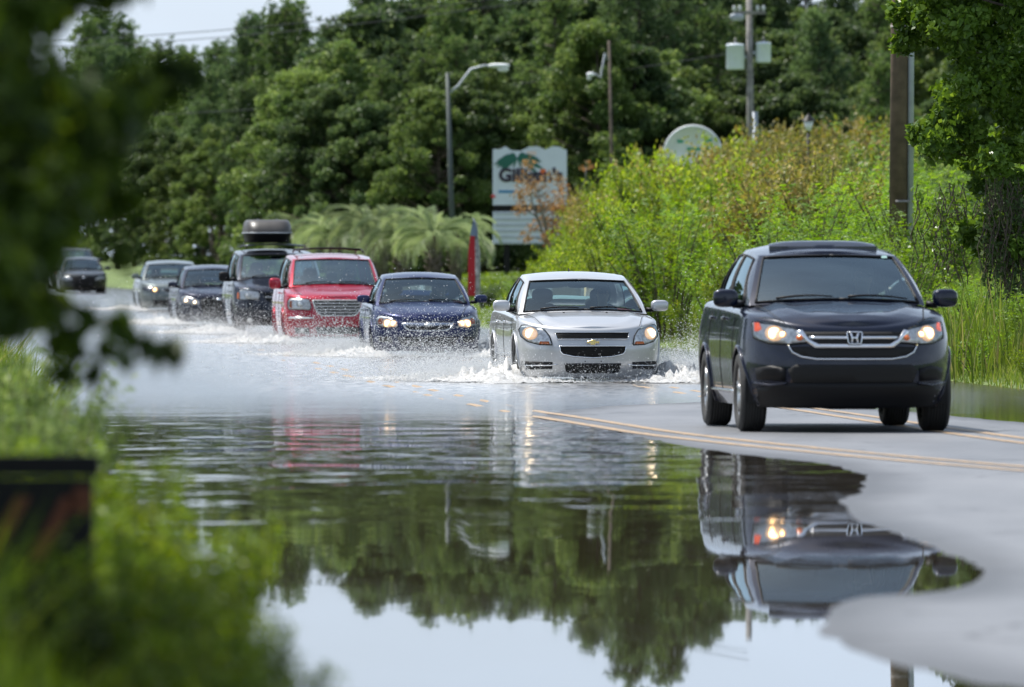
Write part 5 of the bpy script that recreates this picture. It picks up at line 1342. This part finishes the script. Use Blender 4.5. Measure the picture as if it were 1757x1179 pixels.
# ---- weeds on the near left verge
SH['fg'] = [spray(71, 1.0, .7, 46, 20, .055, .42, M['leaf_weed']), spray(72, 1.0, .8, 46, 20, .06, .38, M['leaf_weed'])]
SH['fg_shade'] = [spray(73, 1.0, .8, 46, 20, .06, .42, M['leaf_fg'])]; SH['fg_part_shade'] = [spray(74, 1.0, .7, 46, 20, .05, .4, M['leaf_mid'])]  # darker leaf colours stand in for shade under the overhanging tree
SNAME['fg'] = ('blurred bright weed', 'verge_weed')
fgw = [(15, 560, 46, 'behind the striped board'), (70, 585, 44, 'below the dark branches'), (120, 660, 42, 'left of the calm water'), (40, 640, 38, 'at the left picture edge'), (150, 720, 36, 'above the striped board corner'), (215, 745, 33, 'just right of the striped board'),
       (260, 820, 31, 'beside the striped board post'), (300, 870, 29.5, 'leaning over the water'), (345, 930, 28.5, 'at the water edge in mid verge'), (395, 985, 27.5, 'reaching farthest over the water'), (440, 1050, 26.8, 'at the bottom near the water'), (480, 1120, 26.2, 'lowest and nearest the water'),
       (210, 880, 27, 'close in front of the post'), (270, 960, 26, 'in the thick of the verge'), (330, 1040, 25.5, 'low in the thick of the verge'), (180, 1000, 26, 'below the striped board'), (100, 960, 25.5, 'under the striped board'), (30, 1030, 25.5, 'at the bottom left corner'), (390, 1120, 25.3, 'at the bottom picture edge'),
       (240, 1090, 24.8, 'bottom centre of the verge'), (385, 860, 33, 'standing alone out in the shallows')]
for px, top, D, lb in fgw:
    x = (px - 878.5) / FPX * D; g = max(float(ground_z(np.array([x]), np.array([float(D)]))[0]), -.02); h = CAMH + (YH - top) * D / FPX - g
    if h < .05: continue
    o = plant('verge_weed', ('dark' if px < 185 and top > 900 else 'bright') + ' blurred weed ' + lb, 'weed', 'weeds on the near verge', (SH['fg_shade'][0] if px < 185 and top > 900 else (SH['fg_part_shade'][0] if px < 130 else SH['fg'][rsS.randint(2)])), ('foliage', 'stems'), (x, D, g - .03), rsS.uniform(0, 6.28), 1); s = h / .93; o.scale = (max(s, .5), max(s, .5), s)
rs = np.random.RandomState(9); n = 26000; Dd = 20 + 55 * rs.rand(n) ** 1.2; X = edgeL(Dd) - rs.rand(n) ** 1.5 * 3.0 + .05; P0 = np.stack([X, Dd, ground_z(X, Dd) - .03], -1)
scatter_stuff('verge_grass', 'long blurred grass on the near left verge', 'grass', P0, lambda P, r: r.uniform(.15, .5, len(P)) * np.clip((edgeL(P[:, 1]) - P[:, 0]) / .5, .35, 1.5), .005, M['leaf_weed'], 10)
rs = np.random.RandomState(19); n = 16000; Dd = 75 + 120 * rs.rand(n); X = edgeL(Dd) - rs.rand(n) ** 1.3 * 3.5 + .1; P0 = np.stack([X, Dd, ground_z(X, Dd) - .03], -1)
scatter_stuff('far_verge_grass', 'seeding grass on the left verge beyond the calm water', 'grass', P0, lambda P, r: r.uniform(.3, .9, len(P)), .008, M['reed'], 11)

# ================================================================= street furniture
def gz(x, D): return float(ground_z(np.array([x]), np.array([float(D)]))[0])
def street_lamp(px, D, ytop, label, arm_px, head_y, name='street_lamp', thin=1.0, pm='weathered'):
    x = (px - 878.5) / FPX * D; g = gz(x, D); h = CAMH + (YH - ytop) * D / FPX - g; ax = arm_px / FPX * D; hh = CAMH + (YH - head_y) * D / FPX - g
    root = tag(empty(name, (x, D, g)), label, 'street lamp')
    MB().tube([(.25, 0, 0), (.12, 0, h * .4), (0, 0, h)], [.11 * thin, .09 * thin, .075 * thin], 10).build('pole', M[pm], root, True)
    sg = 1 if ax > 0 else -1; ah = abs(ax)
    MB().tube([(0, 0, h - .75), (sg * ah * .18, 0, h - .45), (sg * ah * .4, 0, hh - .12), (sg * ah * .62, 0, hh), (sg * ah * .8, 0, hh + .02)], [.05, .045, .045, .04, .035], 8).build('arm', M['galv'], root, True)
    hd = MB().blob((sg * ah * .88, 0, hh), (ah * .38, .3, .17), .8, 12).build('lamp_head', M['white'], root, True)
    MB().blob((sg * ah * .95, 0, hh - .12), (ah * .2, .22, .2), .9, 10).build('diffuser', pmat('lamp_glass', (.6, .62, .65), .2), hd, True)
street_lamp(768, 297, 125, 'tall steel street lamp with curved arm, above the navy sedan', 100, 113)
street_lamp(1045, 314, 70, 'faint grey street lamp standing against the woodland right of the billboard', -36, 128, thin=.7, pm='bark')

def box_at(mb, x0, x1, z0, z1, y, d): return mb.box(((x0 + x1) / 2, y, (z0 + z1) / 2), (x1 - x0, d, z1 - z0))
def billboard():
    D = 300.; s = FPX / D; x = (909 - 878.5) / s; g = gz(x, D); zz = lambda py: CAMH + (YH - py) / s - g
    root = tag(empty('billboard', (x, D, g)), 'white two panel restaurant billboard with green palm and dark lettering', 'billboard')
    w = 63.5 / s; mb = MB(); top = [(-w, zz(256)), (-w * .8, zz(256)), (-w * .66, zz(251)), (-w * .5, zz(258)), (-w * .25, zz(259)), (-w * .02, zz(252)), (w * .2, zz(251)), (w * .42, zz(257)), (w * .62, zz(251)), (w * .8, zz(252)), (w * .95, zz(257)), (w, zz(257))]
    ol = [(-w, zz(352)), (w, zz(352))] + top[::-1]; n = len(ol)
    mb.add([(a, -.06, b_) for a, b_ in ol] + [(a, .06, b_) for a, b_ in ol], [tuple(range(n)), tuple(range(2 * n - 1, n - 1, -1))] + [(i, (i + 1) % n, n + (i + 1) % n, n + i) for i in range(n)])
    up = mb.build('upper_panel', M['board'], root)
    mb = MB(); box_at(mb, -w, w, zz(419), zz(363), 0, .12); lo = mb.build('letter_panel', M['board'], root)
    for i in range(6):
        z = zz(417) + (zz(366) - zz(417)) * i / 5; mb = MB(); mb.box((0, -.075, z), (w * 1.9, .03, .03)); mb.build('panel_rail', M['galv'], lo)
    for sx_ in (-.62, .62):
        mb = MB(); mb.box((w * sx_, .12, zz(300) / 2), (.2, .1, zz(300))); mb.build('post', M['black'], root)
    mb = MB(); box_at(mb, -w * .98, w * .98, zz(363) + .01, zz(352) - .01, .02, .1); mb.build('cross_beam', M['black'], root)
    # palm silhouette on the panel
    mb = MB(); c0 = Vector((-w * .34, zz(272)))
    for k, (ang, L) in enumerate(((200, .75), (222, .68), (170, .7), (150, .6), (120, .5), (60, .55), (30, .7), (8, .85), (-18, .95), (-40, .95), (250, .45), (-70, .45), (185, .8), (20, .8), (215, .7))):
        a = R(ang); pts = []
        for t in np.linspace(0, 1, 8): pts.append(Vector((c0.x + math.cos(a) * L * t, -.07, c0.y + math.sin(a) * L * t * .55 - .22 * t * t * L)))
        up_ = [p + Vector((0, 0, .095 * math.sin(math.pi * i / 7) + .005)) for i, p in enumerate(pts)]; dn = [p - Vector((0, 0, .095 * math.sin(math.pi * i / 7) + .005)) for i, p in enumerate(pts)]
        off = -.001 * k; mb.add([p + Vector((0, off, 0)) for p in up_ + dn], [(i, i + 1, 9 + i, 8 + i) for i in range(7)])
    mb.build('palm_emblem', pmat('sign_green', (.01, .11, .08), .6), up)
    def text(body, size, loc, mat, nm, bold=.02):
        cu = bpy.data.curves.new(nm, 'FONT'); cu.body = body; cu.size = size; cu.offset = bold; cu.extrude = .004; cu.resolution_u = 3
        t = bpy.data.objects.new('tmp', cu); scene.collection.objects.link(t); dg = bpy.context.evaluated_depsgraph_get(); dg.update()
        me = bpy.data.meshes.new_from_object(t.evaluated_get(dg)); bpy.data.objects.remove(t); o = obj(nm, me, mat, up, False); o.location = loc; o.rotation_euler = (R(90), 0, 0); return o
    text("Gilligan's", .62, (-w * .84, -.085, zz(311)), pmat('sign_ink', (.03, .02, .04), .6), 'lettering', .028)
    MB().box((-w * .6, -.065, zz(329)), (.62, .012, .10)).build('blue_line', pmat('sign_blue', (.06, .22, .42), .6), up)
    MB().lathe([(.001, -.07), (.11, -.068)], (w * .36, 0, zz(295)), 'y', 16).build('orange_dot', pmat('sign_orange', (.75, .14, .03), .6), up)
    MB().box((-w * .99, -.07, zz(337)), (.14, .03, .10)).build('red_marker', pmat('sign_red', (.6, .05, .05), .6), up)
    MB().box((w * .05, -.064, zz(263)), (.32, .01, .14)).build('pale_patch', pmat('sign_pink', (.7, .55, .5), .6), up)
M['board'] = pmat('board_white', (.60, .64, .72), .6, noise=.06, nscale=1.5)
billboard()

def banner():
    D = 214.; s = FPX / D; x = (813 - 878.5) / s; g = gz(x, D); zz = lambda py: CAMH + (YH - py) / s - g
    root = tag(empty('feather_banner', (x, D, g)), 'red and white feather banner with a blue tip, behind the navy sedan mirror', 'banner flag')
    H_ = zz(374); MB().tube([(.15, 0, 0), (.13, 0, H_ * .5), (.08, 0, H_ * .93), (-.04, 0, H_ * 1.0)], [.02, .016, .012, .008], 8).build('pole', M['galv'], root, True)
    def band(z0, z1, fx0, fx1, mat, nm):
        def fn(p, q):
            z = z0 + (z1 - z0) * q; wd = float(interp([(0, .17), (H_ * .62, .155), (H_ * .85, .09), (H_, .01)])(z)); u = fx0 + (fx1 - fx0) * p
            return (-wd * .9 + 2 * wd * .95 * u, .03 * math.sin(z * 3 + u * 3) + .02, z)
        MB().grid(fn, 6, 20).build(nm, mat, root, True)
    zb_ = .35; zt_ = zz(405)
    band(zt_, H_ * .995, 0, 1, pmat('banner_blue', (.22, .27, .40), .8), 'banner_tip')
    band(zb_, zt_, 0, .58, pmat('banner_red', (.48, .02, .035), .8), 'banner_red_panel'); band(zb_, zt_, .58, 1, pmat('banner_print', (.42, .38, .42), .8, noise=.7, nscale=9), 'banner_print_strip')
banner()

def round_sign():
    D = 292.; s = FPX / D; x = (1189 - 878.5) / s; g = gz(x, D); zc_ = CAMH + (YH - 266) / s - g; r = 52 / s
    root = tag(empty('round_sign', (x, D, g)), 'round white sign with thick rim and green marks rising behind the shrubs', 'sign')
    mb = MB(); mb.lathe([(.001, -.10), (r * .9, -.10), (r * .92, -.14), (r, -.12), (r, .14), (.001, .14)], (0, 0, zc_), 'y', 48); d = mb.build('sign_disc', M['white'], root, True)
    for (dx, dz, w_) in ((-.42, .45, .2), (.50, .48, .22), (.05, .2, .5)): MB().box((dx * r, -.106, zc_ + dz * r), (w_, .01, .12)).build('green_mark', pmat('sign_mark_green', (.05, .28, .18), .6), d)
    for dx in (-.5, .5): MB().tube([(dx * r, .02, 0), (dx * r, .02, zc_ - r * .7)], .07, 8).build('post', M['galv'], root, True)
round_sign()

def utility_pole():
    D = 305.; s = FPX / D; x = (1285 - 878.5) / s; g = gz(x, D); zz = lambda py: CAMH + (YH - py) / s - g; H_ = zz(-40)
    root = tag(empty('utility_pole', (x, D, g)), 'grey utility pole carrying two pale transformers above the shrubs', 'utility pole')
    MB().tube([(.12, 0, 0), (.05, 0, H_ * .5), (0, 0, H_)], [.15, .13, .11], 10).build('pole', M['greywood'], root, True)
    MB().tube([(.22, -.12, 0), (.2, -.12, zz(192))], .10, 8).build('conduit', M['galv'], root, True)
    for dx, y0_, y1_, r in ((-.48, 76, 120, .32), (.50, 73, 108, .26)):
        mb = MB(); z0, z1 = zz(y1_), zz(y0_); mb.lathe([(.001, z0), (r * .9, z0), (r, z0 + .06), (r, z1 - .06), (r * 1.05, z1 - .05), (r * .9, z1), (.001, z1 + .03)], (dx, -.1, 0), 'z', 20)
        t = mb.build('transformer', pmat('transformer_grey', (.62, .68, .76), .45), root, True)
        MB().tube([(dx, -.1, z1), (dx, -.1, z1 + .22)], [.05, .03], 8).build('bushing', M['greywood'], t, True)
        MB().box((dx * .5, 0, (z0 + z1) / 2), (abs(dx), .08, .1)).build('bracket', M['galv'], t)
    zc_ = zz(22); mb = MB(); mb.box((0, -.12, zc_), (1.15, .1, .11)); ca = mb.build('crossarm', M['greywood'], root)
    for dx in (-.52, -.32, .3, .5):
        mb = MB(); mb.lathe([(.001, 0), (.06, .02), (.04, .06), (.08, .09), (.04, .13), (.06, .17), (.001, .2)], (dx, -.12, zc_ + .055), 'z', 10); mb.build('insulator', M['white'], ca, True)
    MB().blob((-.42, -.16, zc_ - .16), (.5, .18, .26), .6, 8).build('switch_gear', M['galv'], root, True)
    return x, D, g + zc_ + .25
ux, uD, uz = utility_pole()

def near_pole():
    D = 150.; s = FPX / D; x = (1546 - 878.5) / s; g = gz(x, D); H_ = 9.5
    root = tag(empty('wooden_utility_pole', (x, D, g)), 'thick brown wooden pole with grey conduit, left of the glossy tree', 'utility pole')
    MB().tube([(-.05, 0, 0), (-.02, 0, H_ * .5), (.05, 0, H_)], [.17, .155, .14], 14).build('pole', M['wood'], root, True)
    MB().tube([(.15, -.06, 0), (.17, -.06, H_ * .5), (.2, -.06, H_ * .95)], .055, 10).build('conduit', M['galv'], root, True)
    for z in (1.6, 4.6): MB().lathe([(.185, -.02), (.185, .02), (.16, .02)], (0, 0, z), 'z', 14).build('strap', M['greywood'], root, True)
near_pole()

def lantern():
    D = 225.; s = FPX / D; x = (1387 - 878.5) / s; g = gz(x, D); zz = lambda py: CAMH + (YH - py) / s - g
    root = tag(empty('lantern_post', (x, D, g)), 'slim dark post topped by a white lantern amid the shrubs', 'lamp post')
    z = zz(225); MB().tube([(0, 0, 0), (0, 0, z)], [.06, .045], 8).build('post', M['black'], root, True)
    l_ = MB().lathe([(.001, z), (.07, z), (.13, z + .26), (.001, z + .26)], (0, 0, 0), 'z', 8).build('lantern', M['white'], root, True)
    MB().lathe([(.18, z + .26), (.10, z + .36), (.03, z + .42), (.001, z + .46)], (0, 0, 0), 'z', 8).build('lantern_cap', M['black'], l_, True)
lantern()

def wires():
    for i, (z, dy) in enumerate(((12.3, 0), (12.05, 1.5), (9.0, 1.0))):
        pts = [(ux + (-34 - ux) * t, uD + (415 - uD) * t + dy, z - 1.2 * 4 * t * (1 - t)) for t in np.linspace(0, 1, 24)]
        tag(MB().tube(pts, .016, 4, False).build('power_line', M['black'], None, True), ('topmost thin power line crossing the pale sky', 'second thin power line just under the topmost one', 'lowest thin power line crossing in front of the woodland')[i], 'power line', 'power lines above the road')
wires()

def marker_board():
    D = 28.; s = FPX / D; xr = (166 - 878.5) / s; g = gz(xr - .25, D); zt_ = CAMH + (YH - 788) / s - g
    root = tag(empty('hazard_board', (xr - .26, D, g)), 'dark board with faint orange stripes on a post, at the near left', 'hazard board')
    mb = MB(); mb.box((0, 0, zt_ - .02), (.54, .06, .07)); mb.box((0, .0, zt_ / 2 - .06), (.50, .04, zt_)); mb.build('panel', M['black'], root)
    for k in range(4):
        x0 = -.26 + .15 * k; mb = MB(); mb.add([(x0, -.024, zt_ - .32), (x0 + .05, -.024, zt_ - .32), (x0 + .16, -.024, zt_ - .12), (x0 + .11, -.024, zt_ - .12)], [(0, 1, 2, 3)]) if k < 3 else mb.add([(.17, -.024, zt_ - .17), (.245, -.024, zt_ - .17), (.245, -.024, zt_ - .09), (.19, -.024, zt_ - .09)], [(0, 1, 2, 3)])
        mb.build('stripe', pmat('orange_stripe', (.12, .028, .006), .6), root)
    for dx in (-.18, .18): MB().box((dx, .06, (zt_ - .1) / 2), (.09, .07, zt_ - .1)).build('post', M['black'], root)
marker_board()
# ================================================================= spray and froth
m, n, l, b = new_mat('spray_drops'); M['spray'] = m
b.inputs['Base Color'].default_value = (.80, .82, .84, 1); b.inputs['Roughness'].default_value = .25
tl = n.new('ShaderNodeBsdfTranslucent'); tl.inputs['Color'].default_value = (.9, .92, .94, 1); mt = n.new('ShaderNodeMixShader'); mt.inputs[0].default_value = .45
l.new(b.outputs[0], mt.inputs[1]); l.new(tl.outputs[0], mt.inputs[2]); l.new(mt.outputs[0], n['Material Output'].inputs['Surface'])
m2_ = M['froth'] = bpy.data.materials.new('froth'); m2_.use_nodes = True
n, l = m2_.node_tree.nodes, m2_.node_tree.links; n.clear()
o_ = n.new('ShaderNodeOutputMaterial'); d_ = n.new('ShaderNodeBsdfPrincipled'); t_ = n.new('ShaderNodeBsdfTransparent'); x_ = n.new('ShaderNodeMixShader')
d_.inputs['Roughness'].default_value = .4
g_ = n.new('ShaderNodeNewGeometry'); q_ = n.new('ShaderNodeTexNoise'); q_.inputs['Scale'].default_value = 26; q_.inputs['Detail'].default_value = 6; q_.inputs['Roughness'].default_value = .7
l.new(g_.outputs['Position'], q_.inputs['Vector']); a_ = n.new('ShaderNodeAttribute'); a_.attribute_name = 'cover'
cr_ = n.new('ShaderNodeValToRGB'); cr_.color_ramp.elements[0].color = (.42, .41, .38, 1); cr_.color_ramp.elements[1].color = (.84, .85, .86, 1); cr_.color_ramp.elements[0].position = .35; cr_.color_ramp.elements[1].position = .62
l.new(q_.outputs['Fac'], cr_.inputs['Fac']); l.new(cr_.outputs[0], d_.inputs['Base Color'])
s_ = n.new('ShaderNodeMath'); s_.operation = 'ADD'; l.new(q_.outputs['Fac'], s_.inputs[0]); l.new(a_.outputs['Fac'], s_.inputs[1])
r_ = n.new('ShaderNodeMapRange'); r_.inputs[1].default_value = .88; r_.inputs[2].default_value = 1.02; l.new(s_.outputs[0], r_.inputs[0])
l.new(r_.outputs[0], x_.inputs[0]); tl_ = n.new('ShaderNodeBsdfTranslucent'); tl_.inputs['Color'].default_value = (.72, .74, .76, 1); y_ = n.new('ShaderNodeMixShader'); y_.inputs[0].default_value = .4
l.new(d_.outputs[0], y_.inputs[1]); l.new(tl_.outputs[0], y_.inputs[2]); l.new(t_.outputs[0], x_.inputs[1]); l.new(y_.outputs[0], x_.inputs[2]); l.new(x_.outputs[0], o_.inputs[0])

OCT = np.array([(1, 0, 0), (-1, 0, 0), (0, 1, 0), (0, -1, 0), (0, 0, 1), (0, 0, -1)], np.float32)
OF = np.array([(0, 2, 4), (2, 1, 4), (1, 3, 4), (3, 0, 4), (2, 0, 5), (1, 2, 5), (3, 1, 5), (0, 3, 5)], np.int32)
def drops_mesh(P_, S_, T_, rs):
    n = len(P_); R1 = unit(rs.normal(size=(n, 3))); R2 = unit(np.cross(R1, rs.normal(size=(n, 3)))); R3 = np.cross(R1, R2)
    B3 = np.stack([R1, R2, R3], 1)            # n,3,3
    V = (OCT[None, :, :, None] * B3[:, None, :, :]).sum(2) * S_[:, None, None] + P_[:, None, :]
    V = V + T_[:, None, :] * OCT[None, :, 2:3] * 1.0
    F = (np.arange(n)[:, None, None] * 6 + OF[None]).reshape(-1, 3)
    return npmesh('spray', V.reshape(-1, 3), F)

def make_spray(seed, c, n, hs=1.0, front=.028, lat=1.0):
    rs = np.random.RandomState(seed); y0 = -c['L'] / 2; hw = max(p[1] for p in c['w'])
    Ps, Vs = [], []
    for s in (-1, 1):
        for yc, wt in ((y0 + c['fo'], .72), (y0 + c['fo'] + c['wb'], .28)):
            k = int(n * wt / 2); v = np.abs(rs.normal(3.2, 1.0, k)) * hs ** .5; th = np.abs(rs.normal(R(30), R(17), k)); T = 2 * v * np.sin(th) / 9.8; t = rs.uniform(0, 1, k) ** .9 * T
            clump = .8 + .35 * np.sin(rs.randint(0, 26, k) * 1.7); vx = s * v * np.cos(th) * lat; vz = v * np.sin(th) * clump; vy = 4.2 + rs.normal(0, .9, k)
            x = s * (hw - .10 + rs.uniform(-.12, .08, k)) + vx * t; z = .01 + vz * t - 4.9 * t * t + np.abs(rs.normal(0, .012, k)); y = yc - .30 + vy * t + rs.uniform(-.12, .2, k)
            Ps.append(np.stack([x, y, z], -1)); Vs.append(np.stack([vx, vy * .3, vz - 9.8 * t], -1))
    k = int(n * front); x = rs.uniform(-hw, hw, k); t = rs.uniform(0, .25, k); vz = np.abs(rs.normal(0, .9, k)) * hs * 1.2; y = y0 + .1 - np.abs(rs.normal(0, .25, k)) + .25 * np.abs(x)
    Ps.append(np.stack([x, y, .02 + vz * t - 4.9 * t * t], -1)); Vs.append(np.stack([x * 0, -1 + x * 0, vz], -1))
    P_ = np.concatenate(Ps); V_ = np.concatenate(Vs); ok = P_[:, 2] > .005; P_, V_ = P_[ok], V_[ok]
    S_ = (.0030 + .006 * rs.rand(len(P_)) ** 7).astype(np.float32)
    return drops_mesh(P_, S_, unit(V_) * S_[:, None] * .9, rs)

def make_froth(seed, c, hs=1.0):
    y0 = -c['L'] / 2; hw = max(p[1] for p in c['w']); xs = np.arange(-3.4, 3.41, .045); ys = np.arange(y0 - .9, y0 + 6.4, .055)
    Yg, Xg = np.meshgrid(ys, xs, indexing='ij'); A_ = np.abs(Xg); yy = Yg - y0
    crest = hw + .05 + .16 * np.clip(yy, 0, 9); wdt = .16 + .10 * np.clip(yy, 0, 9)
    e1 = np.exp(-((A_ - crest - .12) / (wdt * 1.9)) ** 2) * np.exp(-((yy - 1.3) / 2.4) ** 2) * .27
    e2 = np.exp(-((A_ - hw * .95) / .28) ** 2) * (np.exp(-((yy - 1.0) / .45) ** 2) + .7 * np.exp(-((yy - 3.8) / .6) ** 2)) * .10
    e3 = np.exp(-((yy + .12 - .22 * A_) / .2) ** 2) * np.clip((hw * 1.3 - A_) / .4, 0, 1) * .05
    e4 = np.exp(-((A_ - hw - .25) / 1.1) ** 2) * np.exp(-((yy + .1) / .8) ** 2) * .035
    env = (e1 + e2 + e3 + e4) * hs
    nz = .5 + .5 * vnoise(Xg * 5, Yg * 4, seed) + .45 * vnoise(Xg * 13, Yg * 11, seed + 1) + .35 * vnoise(Xg * 31, Yg * 27, seed + 2)
    rs = np.random.RandomState(seed); nz += rs.normal(size=nz.shape) * .20
    Z = env * .62 * np.clip(nz, .05, 2.0) + .004
    nx = len(xs); V = np.stack([Xg, Yg, Z], -1).reshape(-1, 3); i = (np.arange(len(ys) - 1)[:, None] * nx + np.arange(nx - 1)[None]).ravel()
    F = np.stack([i, i + 1, i + nx + 1, i + nx], -1); ev = env.ravel(); F = F[ev[F].max(1) > .012]
    me = npmesh('froth', V, F); a = me.attributes.new('cover', 'FLOAT', 'POINT'); a.data.foreach_set('value', np.clip(.22 + ev * 3.4, 0, .75).astype(np.float32))
    return me

for c, seed, n_, hs, lb in ((SILVER, 1, 270000, 1.15, 'silver sedan'), (NAVY, 2, 220000, .95, 'dark blue sedan'), (VAN, 3, 110000, 1.1, 'red minivan'), (VAN2, 4, 80000, 1.0, 'dark minivan'), (INK, 5, 50000, .9, 'ink blue sedan'), (GREY, 6, 20000, .7, 'grey green sedan')):
    r = c['_']['root']; lc = (r.location.x, r.location.y, float(rise(r.location.y)))
    o = obj('froth', make_froth(seed * 10, c, hs), M['froth'], None, True); o.location = lc; o.rotation_euler = r.rotation_euler
    tag(o, 'churned white froth pushed up around the ' + lb, 'froth', kind='stuff')
    o = obj('spray', make_spray(seed * 7, c, n_, hs, lat=1.35 if seed < 4 else 1.1), M['spray'], None, True); o.location = lc; o.rotation_euler = r.rotation_euler
    tag(o, 'airborne water drops thrown up by the ' + lb, 'spray', kind='stuff')
